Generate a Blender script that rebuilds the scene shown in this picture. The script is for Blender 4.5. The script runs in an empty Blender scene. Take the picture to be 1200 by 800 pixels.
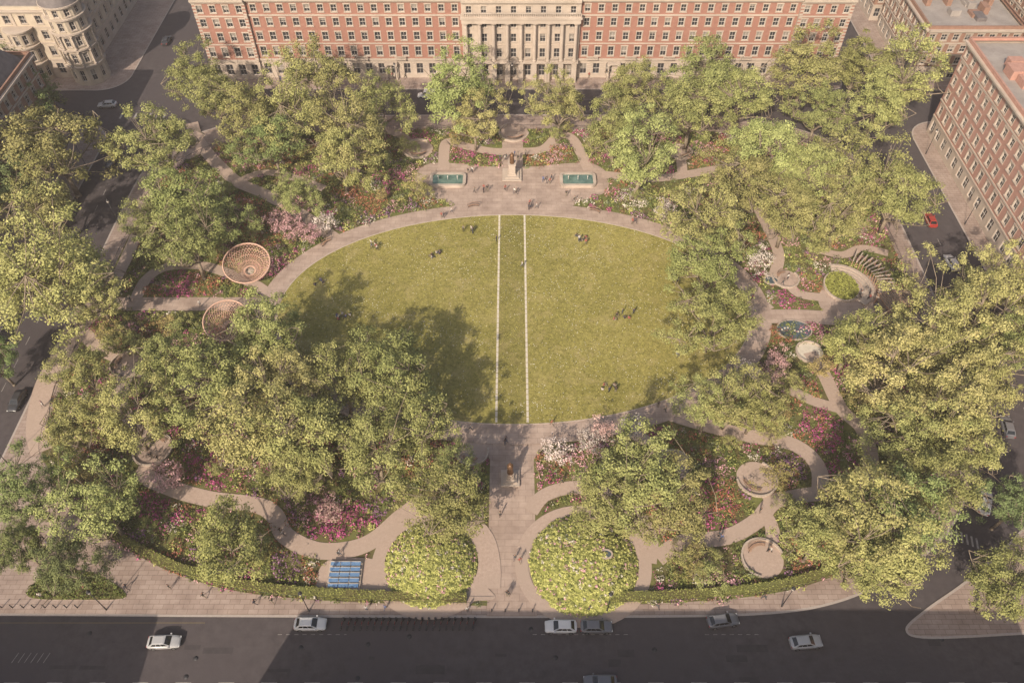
import bpy, math, random
import numpy as np
from mathutils import Vector, Matrix
random.seed(7); rng=np.random.default_rng(7)
S=bpy.context.scene
COL=S.collection
# ---------------- site survey : plan homography (metres), ground plane z=h ----------------
CH=115.0; TH=math.radians(49.9); F=925.0
def P(u,v,h=0.0):
    X=(u-600)/F; Y=(400-v)/F
    d=(CH-h)/(math.sin(TH)-Y*math.cos(TH))
    return (d*X, d*(math.cos(TH)+Y*math.sin(TH)))
def depth(u,v,h=0.0):
    Y=(400-v)/F
    return (CH-h)/(math.sin(TH)-Y*math.cos(TH))
# ---------------- materials ----------------
MATS={}
def mat(name,c1,c2=None,scale=1.0,rough=0.85,bump=0.0,detail=6,spec=0.3,c3=None,scale2=0.05,metal=0.0,coat=0.0,bscale=None):
    if name in MATS: return MATS[name]
    m=bpy.data.materials.new(name); m.use_nodes=True; nt=m.node_tree; n=nt.nodes; l=nt.links
    b=n['Principled BSDF']; b.inputs['Roughness'].default_value=rough
    b.inputs['Specular IOR Level'].default_value=spec; b.inputs['Metallic'].default_value=metal
    b.inputs['Coat Weight'].default_value=coat
    if c2 is None: b.inputs['Base Color'].default_value=(*c1,1)
    else:
        tc=n.new('ShaderNodeTexCoord')
        no=n.new('ShaderNodeTexNoise'); no.inputs['Scale'].default_value=scale; no.inputs['Detail'].default_value=detail; no.inputs['Roughness'].default_value=0.65
        l.new(tc.outputs['Object'],no.inputs['Vector'])
        r=n.new('ShaderNodeValToRGB'); r.color_ramp.elements[0].position=0.33; r.color_ramp.elements[1].position=0.67
        r.color_ramp.elements[0].color=(*c1,1); r.color_ramp.elements[1].color=(*c2,1)
        l.new(no.outputs['Fac'],r.inputs['Fac']); out=r.outputs['Color']
        if c3 is not None:
            n2=n.new('ShaderNodeTexNoise'); n2.inputs['Scale'].default_value=scale2; n2.inputs['Detail'].default_value=5
            l.new(tc.outputs['Object'],n2.inputs['Vector'])
            r2=n.new('ShaderNodeValToRGB'); r2.color_ramp.elements[0].position=0.42; r2.color_ramp.elements[1].position=0.62
            r2.color_ramp.elements[0].color=(0,0,0,1); r2.color_ramp.elements[1].color=(1,1,1,1)
            l.new(n2.outputs['Fac'],r2.inputs['Fac'])
            mx=n.new('ShaderNodeMix'); mx.data_type='RGBA'
            l.new(r2.outputs['Color'],mx.inputs[0]); l.new(out,mx.inputs[6]); mx.inputs[7].default_value=(*c3,1)
            out=mx.outputs[2]
        l.new(out,b.inputs['Base Color'])
        if bump>0:
            bp=n.new('ShaderNodeBump'); bp.inputs['Strength'].default_value=bump; bp.inputs['Distance'].default_value=0.1
            nb=n.new('ShaderNodeTexNoise'); nb.inputs['Scale'].default_value=bscale or scale*3; nb.inputs['Detail'].default_value=4
            l.new(tc.outputs['Object'],nb.inputs['Vector']); l.new(nb.outputs['Fac'],bp.inputs['Height']); l.new(bp.outputs['Normal'],b.inputs['Normal'])
    MATS[name]=m; return m
def paving_mat(name,c1,c2,mort,bw,bh,msize=0.03):
    m=bpy.data.materials.new(name); m.use_nodes=True; nt=m.node_tree; n=nt.nodes; l=nt.links
    b=n['Principled BSDF']; b.inputs['Roughness'].default_value=0.8; b.inputs['Specular IOR Level'].default_value=0.25
    tc=n.new('ShaderNodeTexCoord'); br=n.new('ShaderNodeTexBrick'); l.new(tc.outputs['Object'],br.inputs['Vector'])
    br.inputs['Scale'].default_value=1; br.inputs['Brick Width'].default_value=bw; br.inputs['Row Height'].default_value=bh
    br.inputs['Mortar Size'].default_value=msize; br.inputs['Color1'].default_value=(*c1,1); br.inputs['Color2'].default_value=(*c2,1); br.inputs['Mortar'].default_value=(*mort,1)
    no=n.new('ShaderNodeTexNoise'); no.inputs['Scale'].default_value=0.25; no.inputs['Detail'].default_value=8; no.inputs['Roughness'].default_value=0.7
    l.new(tc.outputs['Object'],no.inputs['Vector'])
    r=n.new('ShaderNodeValToRGB'); r.color_ramp.elements[0].position=0.3; r.color_ramp.elements[1].position=0.7
    r.color_ramp.elements[0].color=(0.66,0.63,0.62,1); r.color_ramp.elements[1].color=(1.1,1.1,1.1,1)
    l.new(no.outputs['Fac'],r.inputs['Fac'])
    mx=n.new('ShaderNodeMix'); mx.data_type='RGBA'; mx.blend_type='MULTIPLY'; mx.inputs[0].default_value=1
    l.new(br.outputs['Color'],mx.inputs[6]); l.new(r.outputs['Color'],mx.inputs[7]); l.new(mx.outputs[2],b.inputs['Base Color'])
    MATS[name]=m; return m
def leaf_mat(name,hue=0.03,val=0.35):
    m=bpy.data.materials.new(name); m.use_nodes=True; nt=m.node_tree; n=nt.nodes; l=nt.links
    n.remove(n['Principled BSDF']); out=n['Material Output']
    at=n.new('ShaderNodeAttribute'); at.attribute_name='Col'; src=at.outputs['Color']
    if hue>0:
        oi=n.new('ShaderNodeObjectInfo')
        hs=n.new('ShaderNodeHueSaturation')
        mr=n.new('ShaderNodeMapRange'); mr.inputs[3].default_value=0.5-hue*.5; mr.inputs[4].default_value=0.5+hue
        l.new(oi.outputs['Random'],mr.inputs[0]); l.new(mr.outputs[0],hs.inputs['Hue'])
        ml=n.new('ShaderNodeMath'); ml.operation='MULTIPLY'; ml.inputs[1].default_value=7.31; l.new(oi.outputs['Random'],ml.inputs[0])
        fr=n.new('ShaderNodeMath'); fr.operation='FRACT'; l.new(ml.outputs[0],fr.inputs[0])
        m2=n.new('ShaderNodeMapRange'); m2.inputs[3].default_value=1-val*0.5; m2.inputs[4].default_value=1+val*0.5; l.new(fr.outputs[0],m2.inputs[0]); l.new(m2.outputs[0],hs.inputs['Value'])
        l.new(src,hs.inputs['Color']); src=hs.outputs[0]
    d=n.new('ShaderNodeBsdfDiffuse'); l.new(src,d.inputs[0]); l.new(d.outputs[0],out.inputs[0])
    MATS[name]=m; return m
asphalt=mat('asphalt',(0.062,0.053,0.056),(0.098,0.084,0.086),0.6,0.9,0.2,c3=(0.075,0.064,0.068),scale2=0.06)
asphalt_new=mat('asphalt_patch',(0.05,0.044,0.047),(0.07,0.061,0.064),0.8,0.9)
paving=paving_mat('paving_stone',(0.42,0.335,0.29),(0.36,0.28,0.24),(0.24,0.18,0.15),1.5,0.75,0.035)
pathst=paving_mat('path_stone',(0.48,0.375,0.31),(0.42,0.325,0.27),(0.31,0.24,0.20),2.2,1.1,0.03)
gravelst=mat('path_gravel',(0.39,0.295,0.24),(0.48,0.37,0.305),2.5,0.95,0.2,c3=(0.42,0.325,0.265),scale2=0.15)
kerb=mat('kerb_granite',(0.36,0.31,0.28),(0.44,0.38,0.34),3)
white=mat('road_paint_white',(0.22,0.20,0.19),(0.46,0.43,0.40),2.0)
yellow=mat('road_paint_yellow',(0.25,0.19,0.08))
soil=mat('planting_soil',(0.09,0.075,0.035),(0.16,0.14,0.055),0.5,1,0.5,c3=(0.15,0.16,0.05),scale2=0.2)
moundg=mat('mound_grass',(0.22,0.24,0.06),(0.34,0.34,0.10),1.5,1,0.5)
lawnstone=mat('pale_stone',(0.55,0.49,0.40),(0.66,0.60,0.50),2.0)
rimst=mat('bench_stone',(0.42,0.34,0.28),(0.50,0.42,0.35),2.0)
stone=mat('portland_stone',(0.42,0.345,0.28),(0.54,0.455,0.38),0.35,0.85,0.1,c3=(0.43,0.36,0.30),scale2=0.1)
stone2=mat('cream_stone',(0.44,0.37,0.28),(0.54,0.46,0.36),0.4,0.85,0.1)
brick=mat('red_brick',(0.28,0.135,0.10),(0.36,0.19,0.145),1.2,0.9,0.1,c3=(0.32,0.16,0.12),scale2=0.12)
brick2=mat('brown_brick',(0.24,0.14,0.10),(0.32,0.19,0.14),1.0,0.9,0.1)
brick3=mat('rose_brick',(0.38,0.21,0.165),(0.47,0.27,0.215),1.0,0.9,0.1)
slate=mat('slate_roof',(0.12,0.105,0.105),(0.19,0.165,0.16),0.8,0.7)
leadm=mat('roof_membrane',(0.26,0.23,0.21),(0.36,0.32,0.29),0.3,0.8)
glass=mat('window_glass',(0.035,0.035,0.04),rough=0.08,spec=0.7)
blind=mat('window_blind',(0.26,0.23,0.20))
frame=mat('white_window_frame',(0.58,0.53,0.48))
bark=mat('bark',(0.16,0.12,0.085),(0.34,0.28,0.21),1.5,0.95,0.3)
bronze=mat('bronze',(0.16,0.09,0.05),(0.24,0.14,0.08),2,0.5,metal=0.5)
water=mat('pool_water',(0.07,0.13,0.115),(0.17,0.26,0.22),0.7,0.06,0.15,spec=0.6)
pond=mat('pond_water',(0.06,0.085,0.10),(0.12,0.15,0.17),0.5,0.06,0.1,spec=0.6)
metal_dk=mat('dark_metal',(0.04,0.04,0.045),rough=0.5)
timber=mat('timber',(0.34,0.20,0.13),(0.44,0.28,0.19),3.0,0.7)
steelred=mat('woven_larch',(0.55,0.34,0.25),(0.65,0.44,0.34),3.0,0.6)
solar=mat('blue_glass_panel',(0.10,0.20,0.38),(0.18,0.30,0.48),1.0,0.2)
leafM=leaf_mat('plane_foliage',0.030,0.34)
plantM=leaf_mat('planting_foliage',0.0)
# lawn
def lawn_material(name,a,b_,c):
    m=bpy.data.materials.new(name); m.use_nodes=True; nt=m.node_tree; n=nt.nodes; l=nt.links
    bs=n['Principled BSDF']; bs.inputs['Roughness'].default_value=1; bs.inputs['Specular IOR Level'].default_value=0.1
    tc=n.new('ShaderNodeTexCoord')
    def nz(s,d=6,ro=0.6):
        q=n.new('ShaderNodeTexNoise'); q.inputs['Scale'].default_value=s; q.inputs['Detail'].default_value=d; q.inputs['Roughness'].default_value=ro; l.new(tc.outputs['Object'],q.inputs['Vector']); return q
    def ramp(src,p0,p1,c0,c1):
        r=n.new('ShaderNodeValToRGB'); e=r.color_ramp.elements; e[0].position=p0; e[1].position=p1; e[0].color=(*c0,1); e[1].color=(*c1,1); l.new(src,r.inputs['Fac']); return r.outputs['Color']
    big=ramp(nz(0.045,7,0.65).outputs['Fac'],0.38,0.62,a,b_)
    fine=ramp(nz(1.6,8,0.8).outputs['Fac'],0.35,0.68,(0.55,0.55,0.48),(1.4,1.36,1.3))
    mx=n.new('ShaderNodeMix'); mx.data_type='RGBA'; mx.blend_type='MULTIPLY'; mx.inputs[0].default_value=1; l.new(big,mx.inputs[6]); l.new(fine,mx.inputs[7])
    msk=ramp(nz(0.22,8,0.75).outputs['Fac'],0.50,0.64,(0,0,0),(1,1,1))
    m2=n.new('ShaderNodeMix'); m2.data_type='RGBA'; l.new(mx.outputs[2],m2.inputs[6]); m2.inputs[7].default_value=(*c,1)
    sp=n.new('ShaderNodeMath'); sp.operation='MULTIPLY'; sp.inputs[1].default_value=0.6; l.new(msk,sp.inputs[0]); l.new(sp.outputs[0],m2.inputs[0])
    l.new(m2.outputs[2],bs.inputs['Base Color'])
    bp=n.new('ShaderNodeBump'); bp.inputs['Strength'].default_value=0.5; bp.inputs['Distance'].default_value=0.15
    l.new(nz(2.5,8,0.8).outputs['Fac'],bp.inputs['Height']); l.new(bp.outputs['Normal'],bs.inputs['Normal'])
    MATS[name]=m; return m
lawnM=lawn_material('lawn_grass',(0.25,0.23,0.07),(0.33,0.295,0.10),(0.40,0.33,0.15))
lawnD=lawn_material('lawn_grass_mown',(0.205,0.19,0.06),(0.265,0.24,0.08),(0.33,0.27,0.12))
# ---------------- mesh builder ----------------
class MB:
    def __init__(s): s.v=[]; s.f=[]; s.m=[]; s.mats=[]; s.smooth=[]
    def mi(s,m):
        if m not in s.mats: s.mats.append(m)
        return s.mats.index(m)
    def face(s,pts,m,sm=False):
        i=len(s.v); s.v.extend(pts); s.f.append(tuple(range(i,i+len(pts)))); s.m.append(s.mi(m)); s.smooth.append(sm)
    def box(s,x0,x1,y0,y1,z0,z1,m,T=None):
        c=[(x0,y0,z0),(x1,y0,z0),(x1,y1,z0),(x0,y1,z0),(x0,y0,z1),(x1,y0,z1),(x1,y1,z1),(x0,y1,z1)]
        if T: c=[tuple(T@Vector(p)) for p in c]
        i=len(s.v); s.v.extend(c); k=s.mi(m)
        for q in ((3,2,1,0),(4,5,6,7),(0,1,5,4),(1,2,6,5),(2,3,7,6),(3,0,4,7)):
            s.f.append(tuple(i+a for a in q)); s.m.append(k); s.smooth.append(False)
    def tube(s,p0,p1,r0,r1,m,n=8,caps=True,sm=True):
        p0=Vector(p0);p1=Vector(p1); d=(p1-p0)
        if d.length<1e-6: return
        d.normalize(); a=d.orthogonal().normalized(); b=d.cross(a)
        i=len(s.v); k=s.mi(m)
        for p,r in((p0,r0),(p1,r1)):
            for j in range(n):
                t=2*math.pi*j/n; s.v.append(tuple(p+(a*math.cos(t)+b*math.sin(t))*r))
        for j in range(n):
            j2=(j+1)%n; s.f.append((i+j,i+j2,i+n+j2,i+n+j)); s.m.append(k); s.smooth.append(sm)
        if caps:
            s.f.append(tuple(i+n+j for j in range(n))); s.m.append(k); s.smooth.append(False)
            s.f.append(tuple(i+n-1-j for j in range(n))); s.m.append(k); s.smooth.append(False)
    def lathe(s,prof,m,c=(0,0),n=16,z0=0,sm=True):
        i=len(s.v); k=s.mi(m)
        for r,z in prof:
            for j in range(n):
                t=2*math.pi*j/n; s.v.append((c[0]+r*math.cos(t),c[1]+r*math.sin(t),z0+z))
        for a in range(len(prof)-1):
            for j in range(n):
                j2=(j+1)%n; s.f.append((i+a*n+j,i+a*n+j2,i+(a+1)*n+j2,i+(a+1)*n+j)); s.m.append(k); s.smooth.append(sm)
    def slab(s,poly,z0,z1,m,mside=None):
        s.face([(x,y,z1) for x,y in poly],m)
        n=len(poly)
        for j in range(n):
            a=poly[j]; b=poly[(j+1)%n]
            s.face([(a[0],a[1],z0),(b[0],b[1],z0),(b[0],b[1],z1),(a[0],a[1],z1)],mside or m)
    def mesh(s,name):
        me=bpy.data.meshes.new(name); me.from_pydata(s.v,[],s.f)
        for m in s.mats: me.materials.append(m)
        me.polygons.foreach_set('material_index',s.m); me.polygons.foreach_set('use_smooth',s.smooth); me.update(); return me
    def obj(s,name,loc=(0,0,0),rz=0,sc=1):
        return put(name,s.mesh(name),loc,rz,sc)
def put(name,me,loc=(0,0,0),rz=0,sc=1,rot=None,parent=None):
    o=bpy.data.objects.new(name,me); o.location=loc; o.rotation_euler=rot or (0,0,rz)
    o.scale=(sc,sc,sc) if not hasattr(sc,'__len__') else sc
    COL.objects.link(o)
    if parent: o.parent=parent
    return o
def spline(pts,n=8,closed=False):
    pts=[Vector((p[0],p[1])) for p in pts]; out=[]
    N=len(pts)
    rngi=range(N if closed else N-1)
    for i in rngi:
        if closed: p0,p1,p2,p3=pts[i-1],pts[i],pts[(i+1)%N],pts[(i+2)%N]
        else: p0=pts[max(i-1,0)];p1=pts[i];p2=pts[i+1];p3=pts[min(i+2,N-1)]
        for k in range(n):
            t=k/n
            q=0.5*((2*p1)+(p2-p0)*t+(2*p0-5*p1+4*p2-p3)*t*t+(3*p1-p0-3*p2+p3)*t**3)
            out.append((q.x,q.y))
    if not closed: out.append((pts[-1].x,pts[-1].y))
    return out
def ribbon(mb,pl,w,z,m,closed=False):
    n=len(pl); L=[];R=[]
    for i in range(n):
        a=pl[i-1] if (i>0 or closed) else pl[0]; b=pl[(i+1)%n] if (i<n-1 or closed) else pl[-1]
        dx,dy=b[0]-a[0],b[1]-a[1]; d=math.hypot(dx,dy) or 1; nx,ny=-dy/d,dx/d
        L.append((pl[i][0]+nx*w/2,pl[i][1]+ny*w/2,z)); R.append((pl[i][0]-nx*w/2,pl[i][1]-ny*w/2,z))
    for i in range(n if closed else n-1):
        j=(i+1)%n; mb.face([R[i],R[j],L[j],L[i]],m)
def ell(cx,cy,a,b,n=96): return [(cx+a*math.cos(2*math.pi*i/n),cy+b*math.sin(2*math.pi*i/n)) for i in range(n)]
# ---------------- ground, roads, pavements ----------------
g=MB(); R=2500
g.face([(-R,-R,0),(R,-R,0),(R,R,0),(-R,R,0)],asphalt); g.obj('ground')
KZ=0.13
blocks=MB(); kerbs=MB()
def rr(x0,x1,y0,y1,r,n=8):
    out=[]
    for cx,cy,a0 in((x1-r,y1-r,0),(x0+r,y1-r,90),(x0+r,y0+r,180),(x1-r,y0+r,270)):
        for k in range(n+1):
            a=math.radians(a0+90*k/n); out.append((cx+r*math.cos(a),cy+r*math.sin(a)))
    return out
for poly in (rr(-81,86.5,182.5,330,3),rr(-420,-101,182,330,7),rr(-420,-98.5,18,167,8),rr(97.5,420,30,168,7),rr(98,420,182,330,6),rr(-420,-62,-120,22,5),rr(-50,420,-120,22,5)):
    blocks.slab(poly,0,KZ,paving,kerb); ribbon(kerbs,poly,0.36,KZ+0.006,kerb,True)
cent=[(-86,46),(-84,44.4),(-60,44.1),(-20,43.9),(20,43.9),(38,44.4),(48,46.0),(57,49.5),(66,55),(73,62),(78,71),(82,84),(84,98),(84.5,120),(84.3,140),(82,152),(77,160),(68,166),(56,169.5),(40,170.5),(0,171),(-40,170.5),(-60,169.5),(-72,166),(-80,160),(-85,151),(-86.2,140),(-86.3,110),(-86.3,80)]
cents=spline(cent,6,True)
blocks.slab(cents,0,KZ,paving,kerb); ribbon(kerbs,cents,0.36,KZ+0.006,kerb,True)
isl=spline([P(1062,738),P(1085,715),P(1130,683),P(1180,640),P(1230,590),P(1330,520),P(1400,600),P(1330,735),P(1200,742),P(1090,747)],6,True)
blocks.slab(isl,0,KZ,paving,kerb); ribbon(kerbs,isl,0.36,KZ+0.006,kerb,True)
blocks.obj('pavement'); kerbs.obj('kerb')
gout=[(-81,76),(-77,68),(-70,60.5),(-60,54.5),(-50,50),(-38,47.2),(-20,45.9),(0,45.5),(20,45.8),(38,47.2),(50,50.5),(61,56),(70,64),(76,73),(79.5,85),(80.5,105),(80.5,130),(79,146),(73,156),(62,161.5),(40,164),(0,165),(-40,164),(-62,161.5),(-74,155),(-80.5,145),(-82,130),(-82,100)]
gouts=spline(gout,6,True)
b=MB(); b.slab(gouts,0,KZ+0.05,soil); b.obj('planting_bed')
GZ=KZ+0.05
PATHS=[]; CIRC=[]
pm=MB(); zc=[GZ+0.01]
def nz_(): zc[0]+=0.004; return zc[0]
def path(px,w,m=None,world=False,n=8):
    pts=px if world else [P(*q) for q in px]
    pl=spline(pts,n) if len(pts)>2 else pts
    z=nz_(); ribbon(pm,pl,w,z,m or gravelst); PATHS.append((pl,w)); return pl
def disc(u,v,r,m=None,world=False,b=None):
    c=(u,v) if world else P(u,v); z=nz_()
    pm.face([(x,y,z) for x,y in ell(c[0],c[1],r,b or r,40)],m or pathst); CIRC.append((c[0],c[1],r)); return c
POLYS=[]
def patch(px,m=None,sm=True,world=False):
    pts=px if world else [P(*q) for q in px]
    if sm: pts=spline(pts,6,True)
    z=nz_(); pm.face([(x,y,z) for x,y in pts],m or pathst); POLYS.append(pts)
LC=(0.3,105.2); LA,LB=46.3,27.6
path([(0,46.5-2.6),(0,80)],7.4,pathst,world=True)
patch([(520,488),(545,512),(575,540),(577,575),(623,575),(625,540),(655,512),(705,488),(600,480)],pathst)
patch([(486,214),(490,200),(508,192),(545,193),(572,196),(600,196),(628,196),(655,193),(690,192),(708,200),(714,214),(706,228),(680,236),(655,245),(545,245),(520,236),(494,228)],pathst)
path([(600,200),(601,155)],5,pathst)
path([(520,200),(523,168),(545,172),(575,178),(600,178),(635,176),(655,160),(672,165),(690,200)],2.6)
disc(602,157,3.6); disc(490,176,3.6,gravelst); path([(490,176),(470,160),(440,150)],2.4)
path([(705,205),(760,210),(800,206),(845,198),(900,190),(960,180)],2.6); disc(797,180,2.8,gravelst); path([(797,180),(800,206)],2.4)
path([(392,280),(350,250),(310,228),(280,215),(262,200),(245,182),(232,165),(225,145)],3.0)
path([(280,215),(300,205),(330,205),(380,222)],2.2)
path([(330,357),(240,357),(122,357)],3.6,pathst)
path([(160,350),(172,328),(195,314),(235,312),(270,322),(300,335),(320,350)],2.4)
path([(122,357),(92,385),(70,420),(52,455),(44,500),(50,530)],3.6)
path([(122,357),(135,330),(150,300),(170,250),(180,210),(205,180)],2.6)
disc(150,428,3.0); path([(150,428),(185,445),(230,455)],2.2)
path([(92,385),(120,410),(150,428),(140,470),(160,505),(185,530),(170,555),(200,572),(245,585),(300,592),(322,604),(335,628),(370,645),(410,644),(440,632),(470,606),(500,585)],2.8)
disc(180,528,3.2)
patch([(378,662),(410,654),(455,660),(500,690),(545,672),(572,690),(572,704),(470,702),(378,698)],gravelst)
mL=P(505,657,1.2); mR=P(684,657,1.2)
for c,r in((mL,8.2),(mR,9.5)): 
    pl=ell(c[0],c[1],r,r*0.94,48); z=nz_(); ribbon(pm,pl,2.0,z,gravelst,True); PATHS.append((pl+[pl[0]],2.0))
path([(622,600),(640,580),(680,572),(730,590),(760,625),(760,660)],2.4)
path([(545,600),(570,630),(578,660),(578,690)],2.2)
disc(553,530,2.8,gravelst); disc(790,545,2.6,gravelst)
path([(780,485),(830,500),(880,512),(930,522),(958,548),(960,585)],2.8)
path([(720,495),(760,520),(790,545),(800,580)],2.4)
disc(886,562,3.3,gravelst); disc(893,655,3.2,gravelst)
path([(770,655),(800,636),(850,630),(885,612),(905,590),(930,583),(990,575)],2.6)
path([(895,600),(905,625),(893,655)],2.2)
path([(886,562),(905,590)],2.2)
path([(895,372),(940,372),(1000,375),(1055,372),(1130,372)],3.6,pathst)
patch([(960,360),(968,330),(990,318),(1025,328),(1045,350),(1040,378),(1000,385)],pathst)
path([(945,290),(985,300),(1010,292),(1040,298)],2.0)
path([(868,322),(880,345),(900,365)],3)
disc(920,328,2.6); path([(920,328),(935,345),(965,350)],2.2)
disc(948,414,2.5,lawnstone); path([(948,414),(965,440),(985,480),(1010,505),(1020,545),(1010,590)],2.6)
path([(860,430),(900,445),(950,470),(985,480)],2.2)
path([(905,330),(912,300),(900,270),(885,240)],2.4)
ringpl=ell(LC[0],LC[1],LA+2.0,LB+2.0,128); z=nz_(); ribbon(pm,ringpl,4.2,z,pathst,True); PATHS.append((ringpl+[ringpl[0]],4.2))
pm.obj('garden_path')
TOPZ=zc[0]
em=MB(); 
def rimring(mb,pl,w,z0,z1,m,closed=True):
    n=len(pl)
    for i in range(n if closed else n-1):
        a=Vector(pl[i]); b_=Vector(pl[(i+1)%n]); d=(b_-a).normalized(); nn=Vector((-d.y,d.x))*w/2
        q=[a+nn,b_+nn,b_-nn,a-nn]
        mb.face([(p.x,p.y,z1) for p in q],m)
        mb.face([(q[0].x,q[0].y,z0),(q[1].x,q[1].y,z0),(q[1].x,q[1].y,z1),(q[0].x,q[0].y,z1)],m)
        mb.face([(q[3].x,q[3].y,z0),(q[2].x,q[2].y,z0),(q[2].x,q[2].y,z1),(q[3].x,q[3].y,z1)],m)
rimring(em,ell(LC[0],LC[1],LA,LB,128),0.2,GZ,TOPZ+0.06,rimst)
for i,(cx,cy,r) in enumerate(CIRC):
    a0=random.random()*6.28
    pl=[(cx+(r)*math.cos(a0+4.2*k/30),cy+r*math.sin(a0+4.2*k/30)) for k in range(31)]
    rimring(em,pl,0.28,GZ,TOPZ+0.35,rimst,False)
em.obj('stone_edging')
lm=MB(); LZ=TOPZ+0.02
lm.face([(x,y,LZ) for x,y in ell(LC[0],LC[1],LA-0.1,LB-0.1,128)],lawnM)
lm.obj('lawn')
sm_=MB(); yy=lambda x: LB*math.sqrt(1-((x-LC[0])/LA)**2)-0.3
sm_.face([(-2.5,LC[1]-yy(-2.5),LZ+0.004),(2.5,LC[1]-yy(2.5),LZ+0.004),(2.5,LC[1]+yy(2.5),LZ+0.004),(-2.5,LC[1]+yy(-2.5),LZ+0.004)],lawnD)
sm_.obj('mown_lawn_strip')
st=MB()
for x in(-2.75,2.75):
    y=LC[1]-yy(x)+0.1
    while y<LC[1]+yy(x)-0.6:
        st.box(x-0.2,x+0.2,y,y+1.06,LZ-0.02,LZ+0.05,lawnstone); y+=1.22
st.obj('stepping_stone_line')
rm=MB(); Z=0.012
def seg(x0,y0,x1,y1,w,m=white,z=Z):
    ribbon(rm,[(x0,y0),(x1,y1)],w,z,m)
for i in range(-30,30): seg(i*6+1,34.6,i*6+3.2,34.6,0.10)
seg(-86,43.0,-45,43.0,0.06,yellow)
for a,b_ in((-34,-24),(3,17),(28,36)):
    x=a
    while x<b_: seg(x,41.3,min(x+.6,b_),41.3,0.06); x+=1.2
for i in range(2):
    for k in range(6): seg(-84+i*13+k*0.9,37.3,-84+i*13+k*0.9+0.45,38.7,0.07)
for i in range(-14,16): seg(i*6,178,i*6+2.5,178,0.10)
for sx in(-92.3,91):
    for i in range(0,22): seg(sx,52+i*5.5,sx,54+i*5.5,0.10)
for k in range(8):
    p=P(1108+k*6,626+k*2.4); seg(p[0]-0.5,p[1],p[0]-0.1,p[1]+1.8,0.3)
for k in range(7): seg(-98+k*1.8,169.5,-98+k*1.8,172,0.5)
rm.obj('road_marking')
ap=MB()
for i in range(26):
    x=random.uniform(-80,80); y=random.uniform(32,42.5); w=random.uniform(.6,4.5); h=random.uniform(.4,1.2)
    ap.face([(x,y,.004+i*.0002),(x+w,y,.004+i*.0002),(x+w,y+h,.004+i*.0002),(x,y+h,.004+i*.0002)],asphalt_new)
for i in range(14):
    x=random.choice([-93,91])+random.uniform(-4,4); y=random.uniform(60,165)
    ap.face([(x,y,.0045+i*.0002),(x+.8,y,.0045+i*.0002),(x+.8,y+3,.0045+i*.0002),(x,y+3,.0045+i*.0002)],asphalt_new)
ap.obj('road_repair_patch')
mh=MB()
for i in range(12):
    x=random.uniform(-75,75); y=random.uniform(33,43); mh.lathe([(.35,0),(.35,.016),(.01,.018)],metal_dk,(x,y),14)
mh.obj('manhole_cover')
# ---------------- buildings ----------------
class Fac:
    def __init__(s,mb,o,d,n): s.mb=mb; s.o=o; s.d=d; s.n=n
    def p(s,a,z,q): return (s.o[0]+s.d[0]*a+s.n[0]*q, s.o[1]+s.d[1]*a+s.n[1]*q, z)
    def q(s,a0,a1,z0,z1,dep,m): s.mb.face([s.p(a0,z0,dep),s.p(a1,z0,dep),s.p(a1,z1,dep),s.p(a0,z1,dep)],m)
    def box(s,a0,a1,z0,z1,d0,d1,m):
        P8=[s.p(a0,z0,d0),s.p(a1,z0,d0),s.p(a1,z0,d1),s.p(a0,z0,d1),s.p(a0,z1,d0),s.p(a1,z1,d0),s.p(a1,z1,d1),s.p(a0,z1,d1)]
        i=len(s.mb.v); s.mb.v.extend(P8); k=s.mb.mi(m)
        for f in((4,5,6,7),(3,2,6,7),(0,3,7,4),(1,2,6,5),(0,1,2,3)): s.mb.f.append(tuple(i+a for a in f)); s.mb.m.append(k); s.mb.smooth.append(False)
    def window(s,a0,a1,z0,z1,w,h,sill,wall,surround,detail=True,arch=False):
        c=(a0+a1)/2; l=c-w/2; r=c+w/2; b=z0+sill; t=b+h; D=-0.32
        s.q(a0,l,z0,z1,0,wall); s.q(r,a1,z0,z1,0,wall); s.q(l,r,z0,b,0,wall); s.q(l,r,t,z1,0,wall)
        mb=s.mb
        for A in(((l,b),(l,t)),((r,b),(r,t)),((l,b),(r,b)),((l,t),(r,t))):
            (x0,y0),(x1,y1)=A; mb.face([s.p(x0,y0,0),s.p(x1,y1,0),s.p(x1,y1,D),s.p(x0,y0,D)],surround or wall)
        rv=random.random()
        s.q(l,r,b,t,D,glass)
        if rv<0.35:
            s.q(l+.1,r-.1,t-h*random.uniform(.2,.75),t-.08,D+0.02,blind)
        fw=0.08
        s.box(l,l+fw,b,t,D+.03,D+.12,frame); s.box(r-fw,r,b,t,D+.03,D+.12,frame)
        s.box(l+fw,r-fw,t-fw,t,D+.03,D+.12,frame); s.box(l+fw,r-fw,b,b+fw,D+.03,D+.12,frame)
        if detail:
            s.box(l+fw,r-fw,(b+t)/2-.04,(b+t)/2+.04,D+.03,D+.10,frame)
            s.box(c-.025,c+.025,b+fw,(b+t)/2-.04,D+.03,D+.09,frame); s.box(c-.025,c+.025,(b+t)/2+.04,t-fw,D+.03,D+.09,frame)
        if surround:
            s.box(l-.16,l-0.003,b,t,0,.07,surround); s.box(r+.003,r+.16,b,t,0,.07,surround)
            s.box(l-.24,r+.24,t+.003,t+.32,0,.12,surround)
            s.box(l-.24,r+.24,b-.18,b-.003,0,.2,surround)
def face_run(F_,a0,a1,floors,bay,base=KZ):
    n=max(1,round((a1-a0)/bay)); bw=(a1-a0)/n; z=base
    for fi,fl in enumerate(floors):
        for i in range(n):
            F_.window(a0+i*bw,a0+(i+1)*bw,z,z+fl['h'],fl['w'],fl['wh'],fl['s'],fl['m'],fl.get('sur'),fl.get('d',True))
        z+=fl['h']
    return z
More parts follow.
